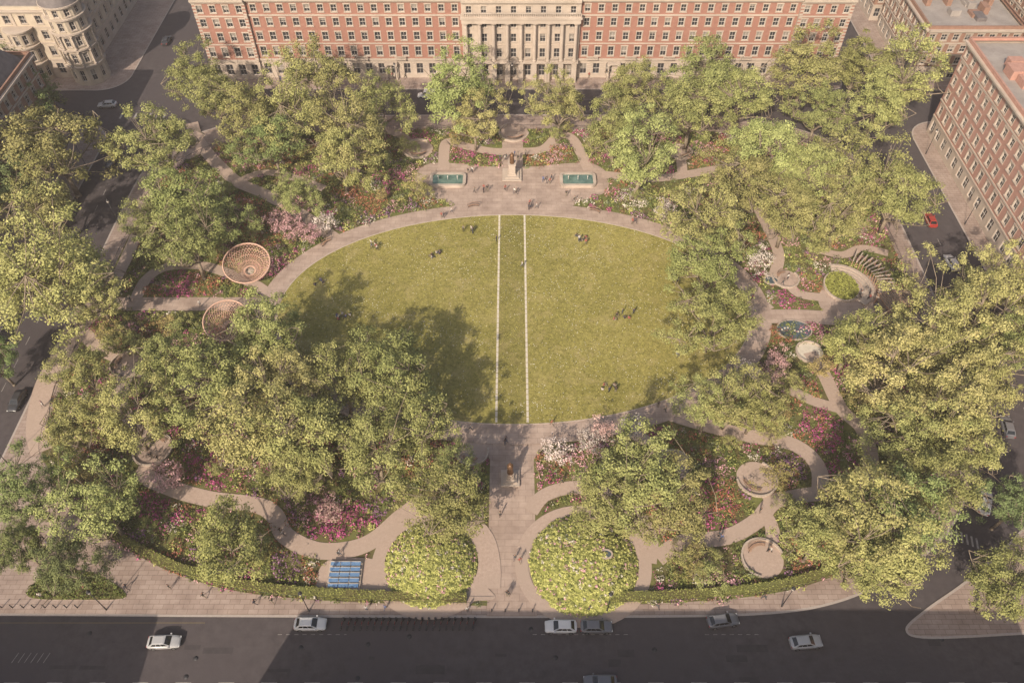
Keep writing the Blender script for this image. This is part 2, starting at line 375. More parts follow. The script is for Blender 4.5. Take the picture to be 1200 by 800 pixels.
def band(F_,a0,a1,z,h,dep,m): F_.box(a0,a1,z,z+h,0,dep,m)
def balustrade(F_,a0,a1,z,m,dep0=0.1,dep1=0.45,h=1.0,step=0.45):
    F_.box(a0,a1,z,z+.15,dep0,dep1,m); F_.box(a0,a1,z+h-.15,z+h,dep0,dep1,m)
    a=a0+step/2
    while a<a1: F_.box(a-.09,a+.09,z+.15,z+h-.15,dep0+.08,dep1-.08,m); a+=step
def column(mb,x,y,z0,z1,r,m):
    mb.tube((x,y,z0),(x,y,z0+.35),r*1.35,r*1.25,m,12); mb.tube((x,y,z0+.35),(x,y,z1-.6),r,r*.86,m,12,False)
    mb.tube((x,y,z1-.6),(x,y,z1-.2),r*.9,r*1.25,m,12); mb.box(x-r*1.4,x+r*1.4,y-r*1.4,y+r*1.4,z1-.2,z1,m)
nb=MB(); YF=188.0; X0,X1=-78.5,84.0
fl_brick=[dict(h=5.3,w=1.7,wh=3.0,s=1.1,m=stone,sur=None),dict(h=4.4,w=1.45,wh=2.6,s=0.95,m=brick,sur=stone),dict(h=3.8,w=1.4,wh=2.25,s=0.85,m=brick,sur=stone),dict(h=3.7,w=1.4,wh=2.1,s=0.85,m=brick,sur=stone),dict(h=3.5,w=1.35,wh=1.9,s=0.85,m=brick,sur=stone)]
fl_stone=[dict(f,m=stone) for f in fl_brick]
Fn=Fac(nb,(X0,YF),(1,0),(0,-1))
W=X1-X0; c0=-12.5-X0; c1=17.0-X0
segs=[(0,13,'s'),(13,c0,'b'),(c0,c1,'c'),(c1,W-13,'b'),(W-13,W,'s')]
def run_band(Fq,a0,a1,top):
    band(Fq,a0,a1,KZ+5.3-.25,.5,.32,stone); band(Fq,a0,a1,KZ+9.7-.15,.3,.16,stone); band(Fq,a0,a1,KZ+17.2-.15,.35,.22,stone)
    band(Fq,a0,a1,top-.0,.5,.5,stone); band(Fq,a0,a1,top+.503,.45,1.0,stone)
for a0,a1,k in segs:
    off={'s':0.7,'b':0.0,'c':0.9}[k]
    Fs=Fac(nb,(X0,YF-off),(1,0),(0,-1))
    bay={'s':3.25,'b':3.3,'c':3.7}[k]
    top=face_run(Fs,a0,a1,fl_stone if k=='c' else fl_brick,bay)
    run_band(Fs,a0,a1,top)
    for s_ in(a0,a1):
        nb.face([(X0+s_,YF-off,KZ),(X0+s_,YF+1,KZ),(X0+s_,YF+1,top),(X0+s_,YF-off,top)],stone)
    if k=='s':
        z=KZ+5.6
        while z<top-.6:
            for e in((a0,a0+.9),(a1-.9,a1)): Fs.box(e[0],e[1],z,z+.42,0,.09,stone)
            z+=.85
    z=KZ+.9
    while z<KZ+5:
        n=max(1,round((a1-a0)/bay)); bw=(a1-a0)/n
        for i in range(n+1):
            l=max(a0,a0+i*bw-(bw-1.7)/2+.04); r=min(a1,a0+i*bw+(bw-1.7)/2-.04)
            Fs.box(l,r,z,z+.38,0,.08,stone)
        z+=.62
    balustrade(Fs,a0,a1,top+.96,stone,dep0=.3,dep1=.65)
Fc=Fac(nb,(X0,YF-.9),(1,0),(0,-1))
colx=np.linspace(c0+1.0,c1-1.0,9)
for a in colx: column(nb,X0+a,YF-.9-1.05,KZ+5.9,KZ+16.3,.48,stone)
Fc.box(c0,c1,KZ+5.56,KZ+5.88,.33,1.9,stone); Fc.box(c0,c1,KZ+16.3,KZ+17.5,.35,1.8,stone); Fc.box(c0-.3,c1+.3,KZ+17.503,KZ+17.9,.35,2.15,stone)
balustrade(Fc,c0,c1,KZ+17.91,stone,dep0=1.4,dep1=1.75)
for i in range(8): balustrade(Fc,colx[i]+.7,colx[i+1]-.7,KZ+5.9,stone,dep0=1.3,dep1=1.5,h=.9,step=.35)
for a in colx: Fc.box(a-.65,a+.65,KZ,KZ+5.55,.1,1.7,stone)
for s_ in (30,47,105,125): Fn.box(s_-1.7,s_+1.7,KZ+4.2,KZ+4.7,.1,1.3,stone); column(nb,X0+s_-1.3,YF-1.1,KZ,KZ+4.2,.24,stone); column(nb,X0+s_+1.3,YF-1.1,KZ,KZ+4.2,.24,stone)
T=KZ+20.7
for a in np.arange(20,W-18,9.9):
    if c0-4<a<c1+2: continue
    balustrade(Fn,a-1.5,a+1.5,KZ+5.6,stone,dep0=.9,dep1=1.1,h=.95,step=.3); Fn.box(a-1.5,a+1.5,KZ+5.56,KZ+5.6,.33,1.1,stone)
for xs,nx in((X0,-1),(X1,1)):
    Fe=Fac(nb,(xs,YF),(0,1),(nx,0)); tt=face_run(Fe,0.3,30,fl_brick,3.7); run_band(Fe,0,30,tt)
nb.box(X0+.3,X1-.3,YF+.4,YF+29.5,T-.6,T+.6,leadm)
def mansard(mb,x0,x1,y0,y1,z,h,ins,m=slate):
    b=[(x0,y0),(x1,y0),(x1,y1),(x0,y1)]; t=[(x0+ins,y0+ins),(x1-ins,y0+ins),(x1-ins,y1-ins),(x0+ins,y1-ins)]
    for i in range(4):
        j=(i+1)%4; mb.face([(*b[i],z),(*b[j],z),(*t[j],z+h),(*t[i],z+h)],m)
    mb.face([(*q,z+h) for q in t],leadm)
mansard(nb,X0+1.5,X1-1.5,YF+1.8,YF+28,T+.6,5.5,3.2)
for i in range(11):
    x=X0+10+i*14.3; nb.box(x-1.2,x+1.2,YF+12,YF+14,T+5,T+9.5,brick)
    for q in(-.7,0,.7): nb.tube((x+q,YF+13,T+9.5),(x+q,YF+13,T+10.3),.22,.18,brick2,8)
for i in range(38):
    x=X0+6+i*4.05
    nb.box(x-.8,x+.8,YF+2.3,YF+4.6,T+1.6,T+3.9,frame); nb.box(x-.6,x+.6,YF+2.27,YF+2.3-.0005,T+1.8,T+3.6,glass)
nb.obj('brick_mansion_block')
def block(name,x0,x1,y0,y1,floors,bay,wall,trim,roof='m',faces='SWEN',rustic=False):
    mb=MB()
    defs={'S':((x0,y0),(1,0),(0,-1),x1-x0),'N':((x0,y1),(1,0),(0,1),x1-x0),'W':((x0,y0),(0,1),(-1,0),y1-y0),'E':((x1,y0),(0,1),(1,0),y1-y0)}
    H=sum(f['h'] for f in floors)+KZ
    for k,(o,d,n,L) in defs.items():
        Fq=Fac(mb,o,d,n)
        if k in faces:
            face_run(Fq,0,L,floors,bay)
            z=KZ
            for i,f in enumerate(floors):
                z+=f['h']
                if i in(0,1,len(floors)-2): Fq.box(.0,L,z-.15,z+.2,0,.22-.02*i,trim)
            Fq.box(0,L,H,H+.4,0,.45,trim); Fq.box(0,L,H+.403,H+.8,0,.8,trim); Fq.box(0,L,H+.803,H+1.6,-.25,.15,wall)
            if rustic:
                a=0
                while a<L-.9:
                    Fq.box(a+.05,a+.75,KZ+floors[0]['h']+.25,H-.01,0,.18,trim); a+=bay*3
        else: Fq.q(0,L,KZ,H+1.6,0,wall)
    mb.box(x0+.35,x1-.35,y0+.35,y1-.35,H-.3,H+.3,leadm)
    if roof=='m': mansard(mb,x0+1.2,x1-1.2,y0+1.2,y1-1.2,H+.3,4.0,2.6)
    rr_=random.Random(name)
    zt=H+(4.3 if roof=='m' else .3)
    for i in range(max(2,int((x1-x0)*(y1-y0)/90))):
        x=rr_.uniform(x0+5,x1-5); y=rr_.uniform(y0+5,y1-5); w=rr_.uniform(.6,2.2); l=rr_.uniform(.6,2.4)
        mb.box(x-w,x+w,y-l,y+l,zt-.05,zt+rr_.uniform(.5,2.0),rr_.choice([leadm,slate,wall]))
    for i in range(4):
        x=x0+4+(x1-x0-8)*i/3; mb.box(x-.6,x+.6,(y0+y1)/2-1.4,(y0+y1)/2+1.4,zt-.1,zt+2.6,wall)
    return mb.obj(name),H
def floors(wall,sur,hs,w=1.3):
    out=[]
    for i,h in enumerate(hs): out.append(dict(h=h,w=w+(.3 if i==0 else 0),wh=h*.56,s=h*.24,m=wall if i>0 else (sur or wall),sur=sur if i>0 else None))
    return out
block('brick_apartment_block',101.5,135,62,164,floors(brick3,stone,[4.8,4.2,3.8,3.6,3.4,3.2],1.5),3.5,brick3,stone,'f','WN')
block('brick_office_building',104,128,186,214,floors(brick2,stone,[4.2,3.4,3.2,3.0],1.5),3.2,brick2,stone,'f','SWEN')
block('brick_office_building',131,160,187,212,floors(brick2,stone,[4.2,3.8,3.4,3.2,3.0],1.3),3.2,brick2,stone,'f','SWEN')
block('brick_office_building',103,130,218,250,floors(brick2,stone,[4.5,3.8,3.4,3.4],1.3),3.4,brick2,stone,'m','SW')
block('brick_terrace',140,175,120,176,floors(brick3,stone,[4.5,3.8,3.4,3.4,3.4],1.3),3.4,brick3,stone,'f','SWN')
block('brick_apartment_block',-150,-108.5,60,164,floors(brick2,stone,[4.8,4.0,3.8,3.6,3.4],1.4),3.5,brick2,stone,'m','EN')
o_,Hn=block('stone_corner_building',-160,-112,188,252,floors(stone2,stone,[5.2,4.6,4.2,3.8],1.5),3.9,stone2,stone,'m','SE',True)
tb=MB(); cx,cy,r=-111,188.5,4.6
z=KZ
for fi,h in enumerate([5.2,4.6,4.2,3.8,3.0]):
    n=10
    for k in range(n):
        a0=2*math.pi*k/n; a1=2*math.pi*(k+1)/n
        p0=(cx+r*math.cos(a0),cy+r*math.sin(a0)); p1=(cx+r*math.cos(a1),cy+r*math.sin(a1))
        L=math.hypot(p1[0]-p0[0],p1[1]-p0[1]); am=(a0+a1)/2
        Ft=Fac(tb,p0,((p1[0]-p0[0])/L,(p1[1]-p0[1])/L),(math.cos(am),math.sin(am)))
        Ft.window(0,L,z,z+h,1.2,h*.58,h*.22,stone2,stone if fi else None)
    z+=h
    tb.lathe([(r,-.2),(r+.45,-.15),(r+.5,.25),(r,.3)],stone,(cx,cy),30,z,False)
    for k in range(10):
        a0=2*math.pi*k/10
        if fi in(1,2): column(tb,cx+(r+.25)*math.cos(a0),cy+(r+.25)*math.sin(a0),z-h+.3,z-.2,.25,stone)
tb.lathe([(r+.3,.3),(r*.9,2.2),(r*.62,3.8),(r*.25,5.0),(.2,5.4),(.12,7)],slate,(cx,cy),24,z)
t_=tb.obj('turret'); t_.parent=o_
for i,xx in enumerate((-124,-139)):
    bw=MB(); z=KZ
    for fi,h in enumerate([5.2,4.6,4.2]):
        for k in range(5):
            a0=math.pi+math.pi*k/5; a1=math.pi+math.pi*(k+1)/5; r=3.4
            p0=(xx+r*math.cos(a0),188+r*math.sin(a0)); p1=(xx+r*math.cos(a1),188+r*math.sin(a1)); L=math.hypot(p1[0]-p0[0],p1[1]-p0[1]); am=(a0+a1)/2
            Fac(bw,p0,((p1[0]-p0[0])/L,(p1[1]-p0[1])/L),(math.cos(am),math.sin(am))).window(0,L,z,z+h,1.1,h*.58,h*.22,stone2,stone if fi else None)
        z+=h; bw.lathe([(r-.1,-.2),(r+.35,-.15),(r+.4,.25),(r,.3),(0.01,.3)],stone,(xx,188),28,z,False)
    q=bw.obj('bow_window'); q.parent=o_
block('stone_townhouse',-200,-163,190,240,floors(stone2,stone,[5,4.2,4,3.6],1.4),3.6,stone2,stone,'m','SE')
block('brick_terrace',-45,60,-14,13,floors(brick,stone,[4.8,4.2,3.8,3.6,3.4,2.9],1.4),4.2,brick,stone,'f','N')
block('brick_terrace',64,150,-14,13,floors(brick3,stone,[4.8,4.2,3.8,3.6,3.4,2.4],1.4),4.2,brick3,stone,'f','N')
block('brick_terrace',-150,-66,-14,13,floors(brick,stone,[4.8,4.2,3.8,3.6,3.4,2.4],1.4),4.2,brick,stone,'f','N')
# ---------------- foliage helpers ----------------
def leafmesh(name,C,N,size,color,extra=None,mats=None):
    n=len(C)
    a=rng.normal(size=(n,3)); N=N/np.linalg.norm(N,axis=1,keepdims=True)
    a=a-N*(a*N).sum(1,keepdims=True); a/=np.linalg.norm(a,axis=1,keepdims=True); b=np.cross(N,a)
    s=size[:,None]
    V=np.stack([C-a*s,C-b*s*0.55,C+a*s,C+b*s*0.55],1).reshape(-1,3)
    ev=np.zeros((0,3)); ef=[]
    if extra: ev=np.array(extra.v); ef=extra.f
    nv=len(V)+len(ev)
    me=bpy.data.meshes.new(name); me.vertices.add(nv); me.vertices.foreach_set('co',np.concatenate([V,ev]).astype(np.float32).ravel() if len(ev) else V.astype(np.float32).ravel())
    li=np.arange(len(V),dtype=np.int32); starts=np.arange(0,len(V),4,dtype=np.int32); tot=np.full(n,4,dtype=np.int32); mi=np.zeros(n,dtype=np.int32)
    if ef:
        el=np.array([i+len(V) for f in ef for i in f],dtype=np.int32); et=np.array([len(f) for f in ef],dtype=np.int32)
        es=len(V)+np.concatenate([[0],np.cumsum(et)[:-1]]).astype(np.int32)
        li=np.concatenate([li,el]); starts=np.concatenate([starts,es]); tot=np.concatenate([tot,et]); mi=np.concatenate([mi,np.ones(len(ef),dtype=np.int32)])
    me.loops.add(len(li)); me.loops.foreach_set('vertex_index',li.astype(np.int32))
    me.polygons.add(len(starts)); me.polygons.foreach_set('loop_start',starts.astype(np.int32)); me.polygons.foreach_set('loop_total',tot.astype(np.int32))
    me.polygons.foreach_set('material_index',mi)
    for m in (mats or [leafM]): me.materials.append(m)
    at=me.color_attributes.new('Col','FLOAT_COLOR','POINT')
    cc=np.ones((nv,4),dtype=np.float32); cc[:len(V),:3]=np.repeat(color,4,axis=0); at.data.foreach_set('color',cc.ravel())
    me.update(calc_edges=True); return me
def make_tree(seed,H=19.0,Rr=8.5,ncl=125,nl=125,c1=(0.20,0.21,0.07),c2=(0.43,0.41,0.165),ls=(0.15,0.28),cl=(0.85,1.7)):
    r_=np.random.default_rng(seed); ex=MB()
    th=H*.26; nodes=[]
    top=np.array([r_.normal()*.3,r_.normal()*.3,th])
    k=H/19
    ex.tube((0,0,-.2),(0,0,.5),.62*k,.45*k,bark,8); ex.tube((0,0,.5),tuple(top),.45*k,.36*k,bark,8)
    nl_=r_.integers(6,9)
    for i in range(nl_):
        az=2*math.pi*i/nl_+r_.normal()*.25; el=math.radians(r_.uniform(28,75)) if i else math.radians(85)
        p=top*(1 if i else 1)-np.array([0,0,r_.uniform(0,.8)]); rad=.27*k; L=r_.uniform(.8,1.1)
        d=np.array([math.cos(az)*math.cos(el),math.sin(az)*math.cos(el),math.sin(el)])
        for s in range(5):
            q=p+d*L*H*.13
            ex.tube(tuple(p),tuple(q),rad,rad*.74,bark,6,False); nodes.append((q,rad*.5)); p=q; rad*=.74
            d=d+r_.normal(size=3)*.22+np.array([0,0,.06]); d/=np.linalg.norm(d)
    cz=H*.60; lob=[(r_.normal(size=3),r_.uniform(.15,.40)) for _ in range(7)]; lob=[(a/np.linalg.norm(a),b) for a,b in lob]
    T=[]
    while len(T)<ncl:
        u=r_.normal(size=3); u/=np.linalg.norm(u)
        if u[2]<-.55: continue
        e=.72+sum(b*max(0,float(a@u))**4 for a,b in lob)*1.75-.12*r_.random()
        rr2=r_.random()**.36
        T.append(np.array([u[0]*Rr*e*rr2,u[1]*Rr*e*rr2,cz+u[2]*H*.42*e*rr2]))
    Cs=[];Ns=[];Ss=[];Ks=[]
    nd=np.array([n[0] for n in nodes])
    for t in T:
        j=int(np.argmin(((nd-t)**2).sum(1)+ (nd[:,2]>t[2])*4)); a=nd[j]; mid=(a+t)/2+r_.normal(size=3)*.35-np.array([0,0,.25])
        ex.tube(tuple(a),tuple(mid),.10*k,.065*k,bark,4,False); ex.tube(tuple(mid),tuple(t),.065*k,.03*k,bark,4,False)
        cr=r_.uniform(*cl); m=int(nl*r_.uniform(.6,1.3)*(cr/1.3)**1.6)
        u=r_.normal(size=(m,3)); u/=np.linalg.norm(u,axis=1,keepdims=True); rad=cr*r_.random(m)**.5*r_.uniform(.75,1.4,m)
        off=u*rad[:,None]*np.array([1,1,.58]); C=t+off
        out=(C-np.array([0,0,cz-3])); out/=np.linalg.norm(out,axis=1,keepdims=True)
        N=u*.75+out*.35+np.array([0,0,.35])+r_.normal(size=(m,3))*.5
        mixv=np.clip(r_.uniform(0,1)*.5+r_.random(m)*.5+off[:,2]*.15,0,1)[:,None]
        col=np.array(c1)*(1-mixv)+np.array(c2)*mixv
        Cs.append(C);Ns.append(N);Ss.append(r_.uniform(ls[0],ls[1],m));Ks.append(col)
    return leafmesh('plane_tree_mesh_%d'%seed,np.concatenate(Cs),np.concatenate(Ns),np.concatenate(Ss),np.concatenate(Ks),ex,[leafM,bark])
TM=[make_tree(11),make_tree(12,Rr=9,ncl=145),make_tree(13,ncl=108),make_tree(14,Rr=8.2,ncl=120,c1=(0.17,0.195,0.065),c2=(0.36,0.37,0.145)),make_tree(15,c1=(0.18,0.20,0.065),c2=(0.38,0.385,0.145)),make_tree(16,Rr=8.8,ncl=108),make_tree(17,c1=(0.23,0.22,0.08),c2=(0.49,0.44,0.19))]
TD=[make_tree(21,c1=(0.12,0.155,0.065),c2=(0.25,0.285,0.12)),make_tree(22,c1=(0.13,0.165,0.06),c2=(0.27,0.295,0.115),ncl=140)]
TP=[make_tree(31,H=5.5,Rr=2.9,ncl=44,nl=70,c1=(0.48,0.26,0.27),c2=(0.72,0.47,0.45),ls=(.1,.2),cl=(.5,.9)),make_tree(32,H=5.5,Rr=2.9,ncl=44,nl=60,c1=(0.50,0.42,0.38),c2=(0.72,0.64,0.58),ls=(.1,.2),cl=(.5,.9))]
TS=[make_tree(41,H=7,Rr=3.2,ncl=46,nl=80,ls=(.12,.22),cl=(.6,1.1)),make_tree(42,H=7,Rr=3.2,ncl=46,nl=80,ls=(.12,.22),cl=(.6,1.1),c1=(0.25,0.20,0.08),c2=(0.43,0.34,0.15))]
def tree(u,v,rp,kind='t'):
    h=11.5 if rp>36 else 9.5
    for _ in range(3):
        Rw=rp*depth(u,v,h)/F; sx=Rw/(9.0 if (v>380 and u<560) else 8.6); sz=min(1.2,max(.62,sx**.7)); h=19*.60*sz+KZ
    x,y=P(u,v,h); M={'t':TM,'d':TD}[kind]
    put('plane_tree',random.choice(M),(x,y,KZ),random.random()*6.28,(sx*random.uniform(.95,1.08),sx*random.uniform(.95,1.08),sz))
trees=[(228,92,34),(262,118,38),(300,138,40),(372,92,44),(345,130,44),(412,150,46),(446,122,36),(188,168,42),(398,182,40),(318,165,36),(540,105,50),(556,140,30),(655,122,34),(735,112,40),(722,152,36),(748,185,48),(832,92,50),(812,128,44),(868,112,40),(945,84,46),(962,128,36),(1052,92,48),(1028,125,42),(1005,78,36),(898,178,48),(872,212,44),(942,206,50),(1000,210,50),(1052,228,46),(925,248,42),(988,252,38),(832,262,48),(828,312,46),(838,372,46),
(60,170,62),(78,318,64),(30,335,45),(110,345,36),(212,238,50),(222,285,42),(182,262,34),(345,228,26),(250,262,34),(55,245,40),
(98,438,36),(150,492,46),(88,502,40),(195,432,44),(258,448,58),(312,398,52),(335,448,50),(302,512,58),(368,508,56),(402,450,44),(458,432,56),(482,482,54),(440,528,54),(350,556,38),
(120,598,50),(268,640,58),(532,592,52),(534,560,34),(750,560,62),(712,592,42),(788,592,50),(858,468,42),(830,478,34),(885,480,32),(1002,610,64),(960,628,44),(1056,600,58),(1092,558,52),(1042,655,54),(1108,480,58),(1040,430,58),(1000,400,42),(1082,395,56),(1142,368,56),(1150,445,48),(1175,335,42),(1125,515,46),(1176,690,46),(1195,400,42),(1010,660,44),(1065,520,44)]
for t in trees: tree(*t)
for t in [(25,112,44),(10,150,36),(30,578,44),(25,640,32),(78,662,40),(1190,592,38),(-8,420,34),(15,215,36)]: tree(*t,kind='d')
for i,(u,v,k) in enumerate([(345,270,0),(330,262,0),(380,262,1),(912,420,0),(705,502,0),(740,500,1),(650,528,1),(778,246,1),(890,306,1),(365,275,0),(905,440,0),(690,515,1),(385,600,0),(870,440,1),(200,560,0)]):
    x,y=P(u,v,3.2); put('cherry_tree',TP[k],(x,y,GZ),random.random()*6,random.uniform(.85,1.15))
for i in range(70):
    u,v=random.choice([(240,210),(430,215),(470,235),(730,240),(140,400),(120,560),(230,560),(330,640),(550,555),(640,620),(820,660),(860,690),(800,685),(760,690),(930,600),(940,450),(1000,470),(900,250),(960,300),(1060,330),(640,150),(560,160),(700,175),(460,180),(330,300),(210,390),(280,280),(840,530),(1060,500),(220,300),(920,500),(930,550)])
    u+=random.uniform(-28,28); v+=random.uniform(-18,14); x,y=P(u,v,3)
    if ((x-LC[0])/(LA+7))**2+((y-LC[1])/(LB+7))**2<1 or abs(x)<8 or y<49 or math.hypot(x-mL[0],y-mL[1])<8 or math.hypot(x-mR[0],y-mR[1])<9: continue
    put('small_tree',TS[0 if random.random()<.7 else 1],(x,y,GZ),random.random()*6,random.uniform(.4,.85))
# ---------------- planting ----------------
def inpoly(x,y,poly):
    c=np.zeros(len(x),bool); n=len(poly)
    for i in range(n):
        x0,y0=poly[i]; x1,y1=poly[(i+1)%n]
        if y0==y1: continue
        cond=((y0>y)!=(y1>y))&(x<(x1-x0)*(y-y0)/(y1-y0)+x0); c^=cond
    return c
def blocked(x,y,pad=.35):
    m=((x-LC[0])/(LA+4.2+pad))**2+((y-LC[1])/(LB+4.2+pad))**2<1
    for pl,w in PATHS:
        for i in range(len(pl)-1):
            ax,ay=pl[i]; bx,by=pl[i+1]; dx,dy=bx-ax,by-ay; L=dx*dx+dy*dy+1e-9
            t=np.clip(((x-ax)*dx+(y-ay)*dy)/L,0,1); m|=((x-ax-t*dx)**2+(y-ay-t*dy)**2)<(w/2+pad)**2
    for cx,cy,r in CIRC: m|=((x-cx)**2+(y-cy)**2)<(r+pad)**2
    for p in POLYS: m|=inpoly(x,y,p)
    return m
N0=58000
x=rng.uniform(-83,82,N0); y=rng.uniform(45,166,N0)
k=inpoly(x,y,gouts); x=x[k];y=y[k]; k=~blocked(x,y); x=x[k];y=y[k]
dm=np.minimum(np.hypot(x-mL[0],y-mL[1])-7,np.hypot(x-mR[0],y-mR[1])-8.3)
x=x[dm>0];y=y[dm>0]; z=np.full(len(x),GZ)
def moundpts(c,r,h,n):
    a=rng.uniform(0,6.283,n); q=r*np.sqrt(rng.random(n)); return c[0]+q*np.cos(a),c[1]+q*np.sin(a),GZ+h*(1-(q/r)**2)
mo=MB()
for c,r,h in((mL,7.0,3.2),(mR,8.3,3.6)):
    mo.lathe([(r,0),(r*.85,h*.28),(r*.6,h*.64),(r*.3,h*.91),(.02,h)],moundg,c,32,GZ)
    X_,Y_,Z_=moundpts(c,r,h,2000); x=np.concatenate([x,X_]);y=np.concatenate([y,Y_]);z=np.concatenate([z,Z_])
mo.obj('planted_mound')
nC=len(x)
ismound=np.zeros(nC,bool); ismound[-4000:]=True
pal=np.array([(.12,.15,.05),(.18,.205,.07),(.27,.28,.09),(.50,.50,.17),(.22,.13,.08),(.42,.17,.11),(.46,.11,.25),(.64,.36,.40),(.66,.59,.50),(.31,.16,.27),(.25,.27,.16)])
f1=np.sin(x*.31+1.3*np.sin(y*.23))+np.sin(y*.37+1.7*np.sin(x*.19)); f2=np.sin(x*.53+2)+np.sin(y*.47+x*.2); f3=rng.random(nC)
kind=np.full(nC,1); kind[f3<.3]=0; kind[f3>.6]=2; kind[f3>.86]=3
def setk(cond,v): kind[cond]=v
setk((f1>.8)&(f3<.5),5); setk((f1<-1.0)&(f3<.48),6); setk((f2>1.2)&(f3>.5),7); setk((f2<-1.4)&(f3>.58),8); setk((f1>.2)&(f1<.6)&(f3<.5),9); setk((f2>.2)&(f2<.5)&(f3>.4),10); setk((f2>-.6)&(f2<-.35)&(f3<.6),4); setk((f3>.57)&(f3<.59),6); setk((f3>.61)&(f3<.63),7)
for (u,v,rr_,kk) in [(385,610,3.5,6),(430,608,3,6),(365,590,3,7),(240,545,4,6),(215,575,3,5),(180,590,3,6),(450,595,2.5,9),(630,555,2.5,7),(650,570,2,6),(835,600,3.5,6),(850,585,3,5),(820,640,2.5,7),(940,470,4,5),(960,500,4,6),(930,545,3,9),(915,505,3,8),(730,640,2,6),(760,690,3,8),(850,690,3,7),(350,245,4,7),(300,270,4,5),(240,330,4,5),(210,340,3,6),(440,240,3,5),(740,235,3,8),(650,185,2.5,7),(545,185,2.5,6),(960,300,3,7),(930,350,3,6),(905,395,3,5),(990,430,3,6),(180,400,4,5),(120,470,4,6),(640,690,2,4),(340,660,2.5,9),(530,530,2,6),(680,530,3,7),(765,505,2.5,6)]:
    c=P(u,v); setk((np.hypot(x-c[0],(y-c[1])*.8)<rr_*(.7+.5*f3))&(rng.random(nC)<.72)&~ismound,kk)
setk(ismound,1); setk(ismound&(f3<.55),3); setk(ismound&(f3>=.55)&(f3<.84),2); setk(ismound&(f3>.94),7); setk(ismound&(f3>.90)&(f3<.94),8)
rad=np.where(rng.random(nC)<.12,rng.uniform(.7,1.3,nC),rng.uniform(.28,.62,nC)); rad[ismound]=rng.uniform(.15,.36,4000)
q=np.where(rad>.65,42,15).astype(int)
idx=np.repeat(np.arange(nC),q); n=len(idx)
u=rng.normal(size=(n,3)); u[:,2]=np.abs(u[:,2]); u/=np.linalg.norm(u,axis=1,keepdims=True)
rr3=rad[idx]*rng.uniform(.75,1.1,n)
C=np.stack([x[idx],y[idx],z[idx]],1)+u*rr3[:,None]*np.array([1,1,.85])
Nn=u+rng.normal(size=(n,3))*.45+np.where(ismound[idx],.8,0)[:,None]*np.array([0,0,1])
col=pal[kind[idx]]; leafy=rng.random(n)<np.where(kind[idx]>=5,.3,0); col=np.where(leafy[:,None],pal[1],col)*rng.uniform(.7,1.3,n)[:,None]
col=np.clip(col,0,.8)
put('flower_planting',leafmesh('flower_planting',C,Nn,np.where(rad[idx]>.65,rng.uniform(.13,.24,n),rng.uniform(.09,.19,n)),col,None,[plantM]))
n=50000; a=rng.uniform(0,6.283,n); q=np.sqrt(rng.random(n)); X_=LC[0]+q*(LA-.4)*np.cos(a); Y_=LC[1]+q*(LB-.4)*np.sin(a); k=np.abs(np.abs(X_)-2.75)>.45; X_=X_[k];Y_=Y_[k];n=len(X_)
fl=np.sin(X_*.23+np.sin(Y_*.31)*2)+np.sin(Y_*.41+X_*.13); ds=(rng.random(n)<.05+.09*(fl>.8)); cc=np.where(ds[:,None],np.array((.75,.72,.62)),np.array((.27,.25,.075))*rng.uniform(.55,1.5,n)[:,None])
put('lawn_tufts',leafmesh('lawn_tufts',np.column_stack([X_,Y_,LZ+.03+rng.random(n)*.05]),rng.normal(size=(n,3))*.5+[0,0,1],np.where(ds,.10,rng.uniform(.06,.16,n)),cc,None,[plantM]))
def hedge(name,pl,w,h,dens=90):
    pts=[];nr=[]
    for i in range(len(pl)-1):
        a=np.array(pl[i]);b_=np.array(pl[i+1]);L=np.linalg.norm(b_-a); m=int(L*dens)
        if m<1: continue
        d=(b_-a)/L; nn=np.array([-d[1],d[0]]); t=rng.random(m)
        side=rng.integers(0,3,m); ww=np.where(side==0,rng.uniform(-w/2,w/2,m),np.where(side==1,w/2,-w/2))*rng.uniform(.85,1.1,m); hh=np.where(side==0,h,rng.uniform(0,h,m))*rng.uniform(.9,1.08,m)
        xy=a+(b_-a)*t[:,None]+nn*ww[:,None]; pts.append(np.column_stack([xy,GZ+hh])); N_=np.column_stack([nn[0]*np.sign(ww)*(side>0),nn[1]*np.sign(ww)*(side>0),(side==0)*1.0]); nr.append(N_+rng.normal(size=(m,3))*.35)
    C=np.concatenate(pts);Nq=np.concatenate(nr);n=len(C); col=np.array((.28,.29,.09))*rng.uniform(.6,1.4,n)[:,None]
    ho=put(name,leafmesh(name,C,Nq,rng.uniform(.09,.17,n),col,None,[plantM]))
    core=MB(); rimring(core,pl,w*.85,GZ,GZ+h*.93,soil,False); o=core.obj('hedge_core'); o.parent=ho
def sub(x0,x1,y0=0,y1=999): return [p for p in gouts if x0<=p[0]<=x1 and y0<=p[1]<=y1]
hedge('hedge',sorted([(p[0],p[1]+.9) for p in sub(-66,-5,40,62)]),1.3,1.1)
hedge('hedge',sorted([(p[0],p[1]+.9) for p in sub(5,68,40,64)]),1.3,1.1)
rl=MB(); n=len(gouts)
for i in range(n):
    a=gouts[i]; b_=gouts[(i+1)%n]
    if abs(a[0])<4.6 : continue
    rl.tube((a[0],a[1],GZ+1.15),(b_[0],b_[1],GZ+1.15),.03,.03,metal_dk,4); L=math.hypot(b_[0]-a[0],b_[1]-a[1]); m=int(L/.5)+1
    for j in range(m):
        t=j/m; X_=a[0]+(b_[0]-a[0])*t; Y_=a[1]+(b_[1]-a[1])*t; rl.tube((X_,Y_,KZ),(X_,Y_,GZ+1.25),.018,.018,metal_dk,3,False)
rl.obj('iron_railing')
